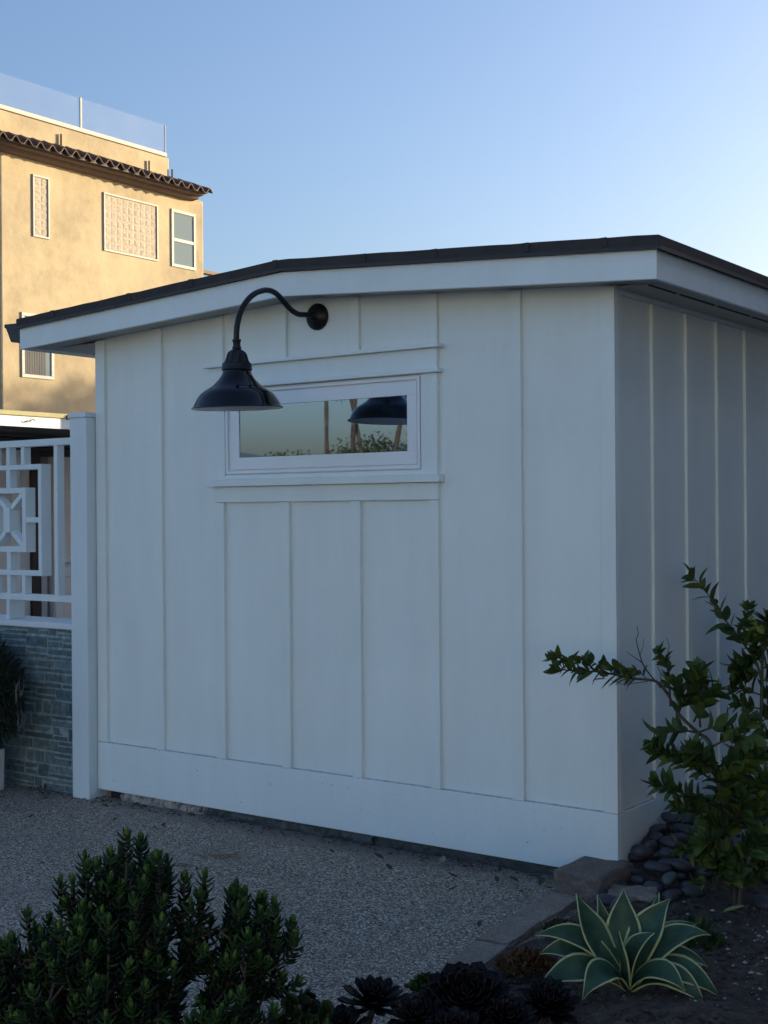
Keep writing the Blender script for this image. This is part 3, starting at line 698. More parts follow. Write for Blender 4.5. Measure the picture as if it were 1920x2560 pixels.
def put_leaf(mb, p, d, upv, L, Wd, curve=.25, fold=.3, col=(.05, .09, .03)):
    d, s, n = frame(np.asarray(d, float), np.asarray(upv, float))
    v = np.asarray(p)+np.outer(LT[:, 0]*L, d)+np.outer(LT[:, 1]*Wd, s)+np.outer(LT[:, 2]*curve*L+fold*np.abs(LT[:, 1])*Wd, n)
    mb.add(v, LTF, 0, col)
def rnd_unit():
    v = np.random.normal(size=3); return v/np.linalg.norm(v)
def leafy(mb, pts, start, spacing, L, Wd, cols, tipn=4):
    """leaves in spiral along a polyline, whorl at the tip"""
    pts = np.asarray(pts); seg = np.linalg.norm(np.diff(pts, axis=0), axis=1); cum = np.concatenate([[0], np.cumsum(seg)]); tot = cum[-1]
    a = start*tot; ph = random.uniform(0, 6)
    while a < tot:
        i = min(len(seg)-1, np.searchsorted(cum, a)-1 if a > 0 else 0); i = max(0, i)
        p = pts[i]+(pts[i+1]-pts[i])*(a-cum[i])/seg[i]; ax = (pts[i+1]-pts[i])/seg[i]
        e1 = np.cross(ax, (0, 0, 1.)) if abs(ax[2]) < .95 else np.cross(ax, (1., 0, 0)); e1 /= np.linalg.norm(e1); e2 = np.cross(ax, e1)
        r = math.cos(ph)*e1+math.sin(ph)*e2
        d = .75*ax+r*random.uniform(.7, 1.2)+np.array([0, 0, random.uniform(-.1, .4)])
        k = random.uniform(.65, 1.1); c = random.choice(cols)
        put_leaf(mb, p, d, ax+.5*rnd_unit(), L*k, Wd*k, random.uniform(.0, .35), random.uniform(.15, .5), c)
        ph += 2.4+random.uniform(-.3, .3); a += spacing*random.uniform(.7, 1.4)
    ax = pts[-1]-pts[-2]; ax /= np.linalg.norm(ax)
    for q in range(tipn):
        put_leaf(mb, pts[-1], ax+.75*rnd_unit(), rnd_unit(), L*random.uniform(.5, .9), Wd*random.uniform(.5, .9), random.uniform(0, .2), .4, random.choice(cols))
GR = [(.055, .098, .026), (.040, .074, .022), (.075, .125, .030), (.048, .084, .030), (.11, .155, .034)]
# near shrub
random.seed(21); np.random.seed(21)
sh = thing('leafy_shrub', (.525, -.077, .05), 'dark green broadleaf shrub with a branch reaching left across shed corner', 'shrub')
wood = MB(); lv = MB(); tw = MB()
def br(pts, r0, r1, mb=None, n=5):
    p = spline(pts, n); (mb or wood).tube(p, np.linspace(r0, r1, len(p)), 7); return p
dv = lambda p, k: tuple(np.array(p)+V*k)
base = (.525, -.077, .03)
T0 = br([base, (.522, -.079, .12), (.518, -.08, .2), (.505, -.09, .33), (.47, -.117, .53), (.448, -.132, .66), (.412, -.158, .70), (.353, -.201, .773), (.321, -.225, .848)], .013, .005)
A1 = br([(.321, -.225, .848), (.285, -.25, .895), (.206, -.308, .908), (.118, -.373, .932), (.03, -.437, .938), (-.012, -.468, .945)], .006, .002)
for off in (-.022, .018):
    p = br([(.525+off, -.077-off, .03), (.53+off*1.5, -.08-off, .14), (.545+off*3, -.07-off*3, .25)], .011, .006)
leafy(lv, A1, .32, .0105, .078, .0155, [(.085, .125, .024), (.07, .105, .022), (.05, .085, .02), (.038, .066, .02)], 7)
for k in range(7, len(A1)-1, 2):
    q = A1[k]; e = q+np.array([random.uniform(-.05, -.01), random.uniform(-.02, .0), random.uniform(.015, .045)])-V*random.uniform(-.02, .02); pp = br([q, (q+e)/2+np.array([0, 0, .008]), e], .002, .001, n=3)
    leafy(lv, pp, .3, .014, .062, .0145, [(.085, .125, .024), (.06, .095, .022), (.042, .072, .02)], 5)
yl = MB()
put_leaf(lv, (.135, -.36, .905), (-.7, -.5, .0), (0, 0, 1), .06, .013, .1, .3, (.20, .17, .03))
subs = [
 ([(.33, -.22, .80), (.325, -.222, .90), (.318, -.228, .96), (.298, -.243, 1.0)], .55, 7, .05, .016),
 ([(.42, -.152, .72), (.413, -.158, .833), (.423, -.151, .905), (.42, -.153, .935)], .75, 2, .075, .022),
 ([(.353, -.201, .773), (.38, -.18, .85), (.40, -.168, .90)], .2, 6, .085, .022),
 ([(.40, -.168, .74), (.43, -.14, .82), (.455, -.12, .85)], .2, 5, .10, .024),
 ([(.35, -.20, .77), (.36, -.2, .83), (.345, -.21, .88)], .1, 5, .08, .02),
 ([(.412, -.158, .70), (.36, -.20, .71), (.31, -.235, .70), (.275, -.26, .665)], .3, 3, .085, .021),
 ([(.412, -.158, .70), (.47, -.115, .72), (.526, -.076, .70), (.575, -.04, .67)], .3, 5, .09, .023),
 ([(.448, -.132, .64), (.52, -.08, .69), (.57, -.04, .74)], .4, 5, .08, .02),
 ([(.48, -.11, .50), (.42, -.155, .55), (.35, -.205, .60), (.29, -.25, .63)], .3, 4, .085, .022),
 ([(.49, -.10, .40), (.42, -.155, .44), (.35, -.205, .48), (.29, -.25, .51)], .3, 4, .085, .022),
 ([(.47, -.117, .53), (.44, -.14, .58), (.40, -.17, .62)], .3, 5, .09, .024),
 ([(.47, -.117, .53), (.52, -.08, .57), (.56, -.05, .60)], .2, 5, .09, .024),
 ([(.50, -.095, .33), (.45, -.13, .38), (.40, -.165, .40), (.36, -.2, .43)], .3, 5, .085, .023),
 ([(.50, -.095, .33), (.55, -.06, .40), (.58, -.035, .45)], .2, 6, .095, .026),
 ([(.505, -.09, .36), (.50, -.10, .45), (.49, -.11, .52)], .1, 6, .095, .026),
 ([(.51, -.085, .26), (.46, -.125, .28), (.42, -.155, .285), (.375, -.19, .26)], .3, 4, .085, .024),
 ([(.515, -.08, .22), (.57, -.04, .26), (.61, -.01, .29)], .25, 5, .085, .024),
 ([(.515, -.08, .20), (.555, -.055, .22), (.60, -.02, .21)], .3, 4, .08, .023),
 ([(.51, -.09, .28), (.50, -.12, .34), (.47, -.16, .36)], .2, 5, .09, .026),
 ([(.52, -.08, .10), (.44, -.14, .13), (.40, -.17, .135)], .7, 1, .05, .014),
 ([(.50, -.095, .30), (.54, -.02, .36), (.56, .05, .42)], .2, 5, .09, .025),
 ([(.48, -.11, .45), (.50, -.03, .52), (.50, .04, .58)], .2, 5, .09, .025),
 ([(.51, -.085, .26), (.45, -.06, .32), (.40, -.05, .38)], .2, 5, .09, .025), ([(.515, -.08, .22), (.49, -.15, .26), (.45, -.2, .29)], .2, 6, .09, .025),
 ([(.505, -.09, .33), (.55, -.11, .40), (.57, -.13, .47)], .2, 6, .09, .025), ([(.47, -.117, .53), (.45, -.17, .60), (.42, -.21, .64)], .2, 6, .09, .025),
 ([(.48, -.11, .50), (.54, -.07, .56), (.60, -.04, .61)], .2, 6, .09, .025), ([(.515, -.08, .18), (.57, -.09, .24), (.62, -.09, .32)], .2, 6, .09, .025),
 ([(.50, -.095, .36), (.56, -.05, .46), (.62, -.02, .53)], .2, 6, .09, .025),
 ([(.52, -.08, .10), (.54, -.13, .16), (.555, -.16, .2)], .4, 5, .075, .02), ([(.52, -.08, .13), (.47, -.12, .2), (.44, -.16, .22)], .3, 5, .08, .022), ([(.525, -.08, .11), (.58, -.05, .15), (.62, -.03, .18)], .3, 5, .08, .022),
 ([(.52, -.08, .16), (.50, -.14, .20), (.49, -.18, .24)], .3, 5, .08, .022),
]
for pts, st, tn, L, wd in subs:
    p = br(pts, .0045, .002, n=4); 
    for rep in range(2): leafy(lv, p, st if rep == 0 else st*.6, .015, L*1.02, wd*.95, GR, tn if rep == 0 else 1)
br([(.30, -.24, .87), (.251, -.276, .949), (.236, -.287, 1.0), (.226, -.293, 1.051), (.232, -.29, 1.075), (.229, -.291, 1.108)], .003, .0009, tw)
br([(.245, -.28, .965), (.215, -.30, .99), (.193, -.318, 1.01)], .002, .0007, tw); br([(.236, -.287, .99), (.247, -.28, 1.03), (.249, -.278, 1.06)], .0015, .0006, tw)
br([(.30, -.24, .87), (.30, -.24, .92), (.29, -.246, .95), (.292, -.245, .975)], .002, .0007, tw); br([(.325, -.222, .88), (.322, -.224, .99), (.326, -.22, 1.03), (.318, -.226, 1.06)], .002, .0007, tw)
br([(.26, -.27, .895), (.19, -.32, .885), (.17, -.335, .89), (.14, -.357, .905)], .0015, .0006, tw); br([(.206, -.308, .905), (.185, -.325, .90), (.165, -.34, .885)], .0015, .0006, tw)
wood.build('stem', M['bark'], sh, smooth=True); lv.build('foliage', M['leaf'], sh, smooth=True); tw.build('bare_twig', M['twig'], sh, smooth=True)
tie = MB(); tie.tube(spline([(.412, -.16, .70), (.446, -.137, .655), (.460, -.127, .58), (.470, -.12, .53)], 5), .004, 6); tie.tube(spline([(.497, -.10, .33), (.505, -.095, .26), (.512, -.09, .2)], 4), .0035, 6)
tie.build('plant_tie', M['tarp'], sh, smooth=True)
# far tall shrub
random.seed(5); np.random.seed(5)
s2 = thing('tall_shrub', (.31, .645, .12), 'tall leafy shrub with olive stem at right edge beside shed wall', 'shrub')
wood = MB(); lv = MB(); lv2 = MB()
br([(.300, .64, .08), (.305, .643, .16), (.329, .662, .296), (.336, .667, .471), (.348, .676, .627), (.352, .678, .70), (.355, .681, .86), (.36, .683, 1.0)], .012, .006)
B2 = br([(.352, .678, .80), (.335, .665, .88), (.293, .635, .958), (.25, .605, 1.03), (.22, .583, 1.074), (.168, .544, 1.175), (.12, .51, 1.245)], .006, .002)
leafy(lv, B2, .30, .016, .10, .020, GR, 5)
for pts, st, tn, L, wd in [
 ([(.293, .635, .958), (.295, .637, 1.04), (.308, .647, 1.11)], .4, 5, .06, .014), ([(.355, .681, .90), (.30, .64, .885), (.265, .62, .87)], .2, 4, .085, .028),
 ([(.352, .678, .74), (.30, .64, .76), (.262, .615, .775)], .3, 3, .07, .017), ([(.35, .677, .68), (.31, .648, .69), (.275, .622, .705)], .3, 3, .07, .018),
 ([(.36, .683, .95), (.40, .71, .98), (.44, .74, 1.02)], .1, 5, .085, .024), ([(.36, .683, .93), (.37, .69, 1.0), (.375, .70, 1.06)], .1, 6, .085, .022),
 ([(.355, .68, .85), (.41, .72, .9), (.45, .745, .93)], .1, 6, .09, .026), ([(.355, .68, .80), (.40, .71, .82), (.44, .74, .83)], .1, 6, .09, .026),
 ([(.35, .677, .72), (.40, .71, .76), (.43, .735, .77)], .1, 6, .085, .026), ([(.355, .68, .87), (.33, .66, .93), (.32, .655, .97)], .2, 5, .08, .024),
 ([(.348, .676, .62), (.39, .70, .66), (.42, .73, .68)], .2, 5, .08, .024), ([(.34, .67, .53), (.38, .70, .57), (.41, .72, .60)], .2, 5, .08, .024),
 ([(.336, .667, .47), (.385, .70, .49), (.42, .73, .50)], .2, 5, .08, .024), ([(.33, .662, .35), (.38, .70, .38), (.41, .72, .40)], .2, 5, .08, .024),
 ([(.355, .68, .84), (.325, .66, .83), (.29, .635, .825)], .2, 4, .085, .028), ([(.31, .645, .2), (.36, .69, .24), (.40, .72, .26)], .2, 4, .07, .022), ([(.31, .645, .18), (.29, .62, .26), (.27, .60, .30)], .3, 4, .07, .022)]:
    p = br(pts, .004, .0018, n=4)
    for rep in range(3): leafy(lv, p, st, .016, L*1.05, wd, GR, tn if rep == 0 else 2)
for p, d in (((.318, .655, 1.00), (.05, .05, 1)), ((.322, .655, .98), (.5, .3, .75)), ((.32, .655, .96), (.1, .0, .9))): put_leaf(lv2, p, d, (.5, -.8, .2), .085, .022, .1, .3, (.16, .24, .035))
wood.build('stem', M['stemgreen'], s2, smooth=True); lv.build('foliage', M['leaf'], s2, smooth=True)
yo = lv2.build('young_leaf', M['leaf'], s2, smooth=True); yo['label'] = 'bright yellow green young leaves'

# variegated agave
random.seed(9)
ag = thing('striped_agave', (.595, -1.154, .045), 'blue green agave rosette with cream edged leaves in front bed', 'agave')
AC = np.array([.595, -1.154, .05])
def agave_leaf(tip, mid, w, twist=0.0, base_off=0.0):
    """tip and mid given as (u, v, z) offsets from the rosette centre: u to the right along the bed, v away from the street"""
    Q = lambda t: AC+U*t[0]+V*t[1]+np.array([0, 0, t[2]])
    p2, p1 = Q(tip), Q(mid); p0 = AC+.12*(p1-AC)+np.array([0, 0, .0])
    pts = bez(p0, p1, p2, 15); tan = np.gradient(pts, axis=0); tan /= np.linalg.norm(tan, axis=1)[:, None]
    h = (tip[0]*U+tip[1]*V); side0 = np.cross(h+np.array([0, 0, .001]), (0, 0, 1.)); side0 = side0/np.linalg.norm(side0) if np.linalg.norm(side0) > .02 else U
    nt_ = np.array([0, 0, .75])-.50*V-.40*h/(np.linalg.norm(h)+.01); ts = np.array([-1, -.87, -.42, 0, .42, .87, 1]); m = MB(); vv = []
    for i, (p, t) in enumerate(zip(pts, tan)):
        a = i/14; ww = w*(.40+.60*math.sin(math.pi*min(1, .06+a*.84))**1.3)*(1 if a < .55 else (1-((a-.55)/.45)**1.7)); ww = max(ww, .0008)
        s = np.cross(nt_, t); s /= np.linalg.norm(s); n = np.cross(t, s)
        s2_ = s*math.cos(twist*a)+n*math.sin(twist*a); n2 = n*math.cos(twist*a)-s*math.sin(twist*a)
        cup = .42*(1-.4*a)
        for q in ts: vv.append(p+s2_*q*ww+n2*(cup*(q*q)*ww+.05*ww*math.sin(5*a+q*2)*abs(q)))
    k = len(ts); ff = []; mi = []
    for i in range(14):
        for j in range(k-1): ff.append((i*k+j, i*k+j+1, (i+1)*k+j+1, (i+1)*k+j)); mi.append(1 if j in (0, k-2) else 0)
    o = m.add(vv, ff, mi).build('leaf', [M['agave'], M['agave_edge']], ag, smooth=True)
    so = o.modifiers.new('thick', 'SOLIDIFY'); so.thickness = .004; so.offset = 0
    return o
M['agave'] = simple('agave_leaf', (.032, .074, .045), .5, .3, 22, spec=.25, stretch=(1, 1, 1))
M['agave_edge'] = simple('agave_cream_edge', (.35, .39, .19), .5, .15, 20)
for tip, mid, w in [
 ((-.152, .03, .300), (-.11, .02, .16), .062), ((-.075, .10, .275), (-.05, .07, .14), .036), ((.004, .07, .302), (-.005, .06, .17), .062),
 ((.145, .05, .275), (.050, .03, .19), .060), ((.125, .12, .275), (.09, .09, .14), .042), ((.075, -.05, .200), (.0, -.03, .16), .052),
 ((-.035, -.06, .21), (-.03, -.035, .11), .044), ((.265, .02, .170), (.13, .0, .215), .060), ((.24, .10, .18), (.12, .07, .18), .050),
 ((-.285, .0, .178), (-.13, .0, .22), .050), ((-.29, -.10, .055), (-.14, -.06, .15), .052),
 ((.275, -.05, .00), (.14, -.05, .15), .060), ((.15, -.13, .05), (.08, -.08, .15), .046), ((-.16, -.14, .03), (-.09, -.09, .16), .050), ((.22, -.10, -.01), (.12, -.08, .14), .05),
 ((-.17, .10, .19), (-.10, .06, .14), .042), ((-.265, .06, .10), (-.15, .04, .17), .046), ((.27, .08, .05), (.15, .05, .15), .05)]:
    agave_leaf(tip, mid, w*.90, random.uniform(-.35, .35))

# crassula bush
random.seed(31); np.random.seed(31)
cr = thing('needle_succulent', (-.1, -2.5, 0), 'big dark green succulent bush of upright needle leaved stems in left foreground', 'succulent')
CA = np.array([-.1, -2.5, 0.])
hu = np.array([-.75, -.60, -.50, -.391, -.319, -.235, -.175, -.102, -.059, .017, .089, .15, .221, .281, .328, .36, .40])
hz = np.array([.27, .33, .38, .44, .52, .61, .665, .705, .735, .68, .625, .63, .605, .545, .545, .47, .30])
rings = [(0, .55), (.35, 1.0), (.75, .75), (1, .08)]
CL = []
for s_, w_ in rings:
    for q in range(5):
        a = 2*math.pi*q/5; CL.append((s_, .5*w_*math.cos(a), .36*w_*math.sin(a)+.42*s_*s_*2.0))
CL = np.array(CL); CLF = [(i*5+j, i*5+(j+1) % 5, (i+1)*5+(j+1) % 5, (i+1)*5+j) for i in range(3) for j in range(5)]+[(15, 16, 17, 18, 19)]
fol = MB(); stm = MB()
def crassula_shoot(p, leafy_len, r0, r1):
    """one shoot along polyline p: crossed leaf pairs, crowded at the tip, thinning out downwards"""
    stm.tube(p, np.linspace(r0, r1, len(p)), 6)
    seg = np.linalg.norm(np.diff(p, axis=0), axis=1); cum = np.concatenate([[0], np.cumsum(seg)]); tot = cum[-1]
    a = max(0, tot-leafy_len); k = random.randrange(2); tw_ = random.uniform(0, 1.5)
    while a < tot+.001:
        i = min(len(seg)-1, max(0, np.searchsorted(cum, a)-1)); q = p[i]+(p[i+1]-p[i])*min(1, (a-cum[i])/seg[i]); ax = (p[i+1]-p[i])/seg[i]
        e1 = np.cross(ax, (1., .3, 0)); e1 /= np.linalg.norm(e1); e2 = np.cross(ax, e1); rem = tot-a
        for sgn in (0, math.pi):
            if rem > .09 and random.random() < .35: continue
            ph = sgn+(k % 2)*math.pi/2+tw_+random.uniform(-.3, .3); r = math.cos(ph)*e1+math.sin(ph)*e2
            L = .030*min(1, .30+rem/.035)*random.uniform(.8, 1.15)
            el = random.uniform(-.15, .3)+1.15*max(0, 1-rem/.026)
            if rem > .10: el -= .25
            d = r*math.cos(el)+ax*math.sin(el); n = -r*math.sin(el)+ax*math.cos(el); s = np.cross(n, d)
            v = q+np.outer(CL[:, 0]*L, d)+np.outer(CL[:, 1]*.0128, s)+np.outer(CL[:, 2]*.0095+CL[:, 0]**2*L*.38, n)
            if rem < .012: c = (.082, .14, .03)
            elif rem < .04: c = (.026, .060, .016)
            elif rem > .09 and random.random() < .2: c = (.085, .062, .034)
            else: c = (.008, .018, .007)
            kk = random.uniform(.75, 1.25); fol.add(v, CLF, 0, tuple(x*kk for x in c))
        k += 1; a += (.0058 if rem < .035 else .0095)*random.uniform(.85, 1.2)
def crassula_stem(b0, tip, nshoot):
    b0, tip = np.array(b0), np.array(tip); H = tip[2]
    lean = np.random.uniform(-.055, .055, 2); fork = b0+(tip-b0)*random.uniform(.55, .72); fork[:2] += lean
    mid = (b0+fork)/2; mid[:2] += np.random.uniform(-.03, .03, 2)
    pm = spline([b0, mid, fork], 6); crassula_shoot(pm, .62*H*random.uniform(.3, .9), .0068, .005)
    for q in range(nshoot):
        t2 = tip.copy() if q == 0 else tip+U*random.uniform(-.095, .095)+V*random.uniform(-.07, .07)-np.array([0, 0, random.uniform(.015, .11)])
        st = fork if q < 2 else fork+(tip-fork)*random.uniform(.1, .4)
        m1 = st+(t2-st)*.45; m1[:2] += (t2-st)[:2]*.35; m1 += np.random.uniform(-.012, .012, 3)
        p = spline([st, m1, t2], 7); crassula_shoot(p, random.uniform(.10, .2), .0045, .0026)
nst = 0
while nst < 74:
    u = random.uniform(-.78, .31); v = random.uniform(-.25, .28)
    if abs(v) > .30*math.sqrt(max(0, 1-((u+.17)/.62)**2))+.02: continue
    hmax = float(np.interp(u, hu, hz)); front = max(0, -v)/.3
    h = hmax*(1-.42*front**1.5)*random.uniform(.74, 1.0)-max(0, v)*.12
    tip = CA+U*u+V*v; tip[2] = max(.14, h-.02)
    bs = CA+U*(u*.66-.03)+V*(v*.6); bs[2] = .0
    crassula_stem(bs, tip, random.choice([3, 4, 5])); nst += 1
for u, z in ((-.55, .36), (-.46, .40), (-.391, .45), (-.319, .53), (-.245, .60), (-.18, .665), (-.10, .69), (-.058, .738), (.02, .68), (.085, .615), (.145, .63), (.222, .60), (.283, .53), (.318, .545), (.325, .45)):   # leading shoots
    tip = CA+U*u+V*random.uniform(-.03, .05); tip[2] = z-.008
    bs = CA+U*(u*.62+random.uniform(-.03, .03)); bs[2] = 0; crassula_stem(bs, tip, 3)
for u, z in ((.37, .25), (.41, .22), (.45, .235), (.50, .20), (.40, .18)):
    tip = CA+U*u+V*random.uniform(-.04, .04); tip[2] = z; bs = CA+U*(u-.06); bs[2] = 0; crassula_stem(bs, tip, 3)
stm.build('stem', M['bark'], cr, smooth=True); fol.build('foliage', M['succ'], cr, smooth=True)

# jade plant with round leaves
random.seed(41)
jd = thing('jade_plant', (.18, -2.18, 0), 'small jade plant with round dark leaves beside the needle leaved bush', 'succulent')
fol = MB(); stm = MB(); JC = np.array([.16, -2.22, 0])
rl = lambda a: max(0., 1-(2*abs(a-.55)/1.1)**2.4)**.5
RT, RTt, RTF = leaf_template(6, 4, rl, 1, 0)
def round_leaf(mb, p, d, upv, L, Wd, col):
    d, s, n = frame(np.asarray(d, float), np.asarray(upv, float))
    v = np.asarray(p)+np.outer(RT[:, 0]*L, d)+np.outer(RT[:, 1]*Wd, s)+np.outer(-.12*RT[:, 0]**2*L+.15*np.abs(RT[:, 1])*Wd, n); mb.add(v, RTF, 0, col)
for k in range(16):
    tip = JC+U*random.uniform(-.05, .09)+V*random.uniform(-.06, .06); tip[2] = random.uniform(.13, .29)-.5*max(0, (tip-JC)@U-.05)
    b0 = JC+(tip-JC)*.3; b0[2] = 0; p = bez(b0, (b0+tip)/2+np.array([0, 0, .03]), tip, 6); stm.tube(p, .005, 6)
    for q in range(9):
        f_ = 1-q*.05; pp = p[-1]*f_+p[0]*(1-f_); round_leaf(fol, pp, rnd_unit()+np.array([0, 0, .7]), rnd_unit(), random.uniform(.025, .042), random.uniform(.012, .018), random.choice([(.010, .020, .008), (.015, .028, .010), (.024, .045, .014)]))
stm.build('stem', M['bark'], jd, smooth=True); jo = fol.build('foliage', M['succ'], jd, smooth=True); q = jo.modifiers.new('t', 'SOLIDIFY'); q.thickness = .005

# black aeonium rosettes
random.seed(51); np.random.seed(51)
sp_w = lambda a: (.25+.75*a**1.1)*(max(0., 1-max(0, (a-.78)/.22)**2.2))**.5
ST, STt, STF = leaf_template(7, 4, sp_w, 1, 0)
def aeonium(u, v, z, R, tilt, n, label, gz=.02, spiky=1.0):
    c = np.array([.2, -1.75, 0])+U*u+V*v; c[2] = z
    t = thing('black_aeonium', (c[0], c[1], gz), label, 'succulent', 'black aeonium rosettes in the front bed')
    m = MB(); ax = np.array([0, 0, 1.])+tilt[0]*U+tilt[1]*V; ax /= np.linalg.norm(ax); e1 = np.cross(ax, V); e1 /= np.linalg.norm(e1); e2 = np.cross(ax, e1)
    for k in range(n):
        f_ = k/n; ph = k*2.39996; el = .02+1.35*f_**1.15; L = R*(1-.62*f_)*random.uniform(.9, 1.08)
        r = math.cos(ph)*e1+math.sin(ph)*e2; d = r*math.cos(el)+ax*math.sin(el)
        dd, s, nn = frame(d, ax if el < 1.3 else -r)
        Wd = L*.20*spiky+.004
        vv = c+ax*(.012*f_)+np.outer(ST[:, 0]*L, dd)+np.outer(ST[:, 1]*Wd, s)+np.outer((.16*ST[:, 0]**2)*L+.22*np.abs(ST[:, 1])*Wd, nn)
        kk = random.uniform(.6, 1.3); m.add(vv, STF, 0, (.0045*kk, .0028*kk, .0042*kk))
    o = m.build('rosette', M['dark_succ'], t, smooth=True); q = o.modifiers.new('t', 'SOLIDIFY'); q.thickness = .0035
    m = MB(); b0 = np.array([c[0], c[1], gz-.01])-.03*U; m.tube(bez(b0, (b0+c)/2, c-ax*.004, 6), .010, 8); m.build('stem', M['bark'], t, smooth=True)
aeonium(-.115, .00, .105, .115, (.05, -.2), 52, 'spiky black aeonium rosette at the left end of the row', spiky=.62)
aeonium(.150, .00, .118, .135, (.0, -.75), 70, 'largest black aeonium rosette with round leaves, middle of the row', spiky=1.1)
aeonium(.395, .03, .085, .105, (.05, -.45), 56, 'black aeonium rosette directly in front of the striped agave', spiky=.85)
aeonium(.02, -.06, .075, .105, (-.1, -.4), 46, 'small low black aeonium between the spiky and the largest rosette', spiky=.85)
aeonium(-.20, -.07, .055, .10, (-.2, -.3), 42, 'black aeonium lowest at the left, touching the gravel drive', spiky=.7)
aeonium(.27, -.06, .07, .105, (.1, -.5), 46, 'small black aeonium low between the two right hand rosettes', spiky=.85)
aeonium(.11, -.13, .06, .110, (.0, -.5), 46, 'black aeonium below the largest rosette, nearest the camera', spiky=.9)
# rust brown sedum and small green plants
def tuft(name, c, rx, h, n, L, Wd, cols, label, cat, mat, wdir=None):
    t = thing(name, (c[0], c[1], c[2]), label, cat); m = MB()
    for k in range(n):
        a = random.uniform(0, 6.28); r = math.sqrt(random.random()); p = np.array(c)+U*math.cos(a)*r*rx[0]+V*math.sin(a)*r*rx[1]; p[2] = c[2]+h*(1-r*r)*random.uniform(.3, 1)
        put_leaf(m, p, rnd_unit()*.7+np.array([0, 0, .75])+.5*(math.cos(a)*U+math.sin(a)*V)*r, rnd_unit(), L*random.uniform(.6, 1.2), Wd*random.uniform(.7, 1.2), .1, .3, random.choice(cols))
    m.build('foliage', mat, t, smooth=True); return t
random.seed(61)
tuft('brown_sedum', (.205, -1.10, .035), (.095, .085), .055, 900, .022, .0042, [(.15, .06, .026), (.19, .085, .035), (.09, .04, .02), (.13, .08, .035)], 'rust brown dried sedum clump between kerb paver and agave', 'succulent', M['succ'])
tuft('dry_sedum', (.13, -.70, .035), (.07, .10), .03, 420, .02, .004, [(.06, .04, .025), (.045, .05, .02)], 'low brownish sedum strip along the inner side of the kerb', 'succulent', M['succ'])
tuft('green_sedum', (.045, -1.44, .03), (.065, .055), .045, 420, .020, .0055, [(.07, .10, .025), (.045, .075, .02)], 'small bright green sedum by the kerb behind the black rosettes', 'succulent', M['succ'])
tuft('green_weed', (.60, -.62, .05), (.07, .06), .09, 70, .045, .013, [(.04, .075, .02), (.03, .055, .018)], 'small green weed behind the striped agave', 'weed', M['leaf'])
tuft('green_seedling', (.90, -.55, .05), (.02, .02), .02, 7, .022, .009, [(.10, .16, .03)], 'tiny bright seedling alone in the soil right of the agave', 'seedling', M['leaf'])

# planter with feathery bush at the left edge
random.seed(71); np.random.seed(71)
pl = thing('planter_bush', (-3.88, -.3, 0), 'dark feathery bush in a white planter before the stone wall', 'plant')
m = MB(); m.prism([(-4.05, 0), (-3.70, 0), (-3.695, .232), (-4.055, .232)], -.46, -.15); m.build('planter', M['pot'], pl, bevel=.008)
fol = MB(); stm = MB()
for k in range(14000):
    d = rnd_unit(); r = random.random()**.45; p = np.array([-3.90, -.29, .55])+d*np.array([.42, .28, .35])*r
    if p[2] < .2: continue
    drop = -.9 if p[2] < .55 else .3
    put_leaf(fol, p, d*np.array([.6, .6, .4])+np.array([0, 0, drop+random.uniform(-.4, .4)]), rnd_unit(), random.uniform(.03, .065), .0026, .3, .1, random.choice([(.014, .028, .015), (.022, .042, .020), (.010, .018, .011), (.030, .027, .017)]))
for k in range(26):
    d = rnd_unit(); tip = np.array([-3.84, -.29, .56])+d*np.array([.42, .28, .34]); stm.tube(bez((-3.86, -.29, .22), (-3.86+.1*d[0], -.29, .5), tip, 7), np.linspace(.007, .002, 7), 5)
sl = MB()
for c in ((-3.36, -.31, .56), (-3.37, -.33, .53), (-3.36, -.30, .40), (-3.35, -.33, .38)):
    for k in range(4): sl.tube(bez(c, np.array(c)+np.array([.02, 0, .05])+rnd_unit()*.02, np.array(c)+np.array([random.uniform(-.02, .05), 0, random.uniform(.03, .13)]), 5), np.linspace(.003, .001, 5), 5)
stm.build('stem', M['twig'], pl, smooth=True); fol.build('foliage', M['leaf'], pl); sl.build('dead_twig', M['silvertwig'], pl, smooth=True)

# ---------------------------------------------------------------- litter
random.seed(81); np.random.seed(81)
def dry(p, L, rz, label, mat, grp, curl=.5):
    m = MB(); d = np.array([math.cos(rz), math.sin(rz), .08]); put_leaf(m, (0, 0, .004), d, (0, 0, 1), L, L*.24, -curl*.5, .5)
    o = m.build('fallen_leaf', mat, smooth=True); o.location = p; return tag(o, label, 'leaf', grp)
LG = 'dry leaves lying on the gravel drive'
for x, y, L in [(-1.05, -.18, .06), (-.92, -.30, .05), (-.62, -.24, .05), (-.45, -.20, .045), (-.30, -.26, .06), (-.55, -.42, .04), (-1.3, -.22, .035), (-.75, -.85, .035), (-1.0, -1.0, .04), (-.35, -.55, .04), (-2.6, -.35, .035), (-2.3, -.30, .04), (-3.0, -.55, .04), (-.9, -.12, .04), (-1.9, -.14, .035), (-.38, -.15, .05), (-.28, -.15, .06), (-2.85, -.15, .045), (-3.3, -.2, .05), (-3.42, -.12, .05), (-3.5, -.3, .045), (-.2, -.75, .04), (-.55, -1.35, .035)]:
    dry((x, y, .004), L, random.uniform(0, 6), 'small dark dry leaf lying on the gravel drive', M['dryleaf'], LG)
dry((-.80, -.10, .006), .06, 1.9, 'pale dry leaf standing against the foot of the shed', M['paleleaf'], None)
dry((-2.62, -1.18, .006), .05, .4, 'dark curled leaf alone at the far left of the gravel', M['dryleaf'], None)
dry((.56, -.30, .075), .085, .5, 'yellowish fallen leaf on the soil near the shrub foot', M['yleaf'], None)
dry((.82, -.22, .085), .09, .2, 'larger yellow fallen leaf at the right edge of the bed', M['yleaf'], None)
ll = MB()
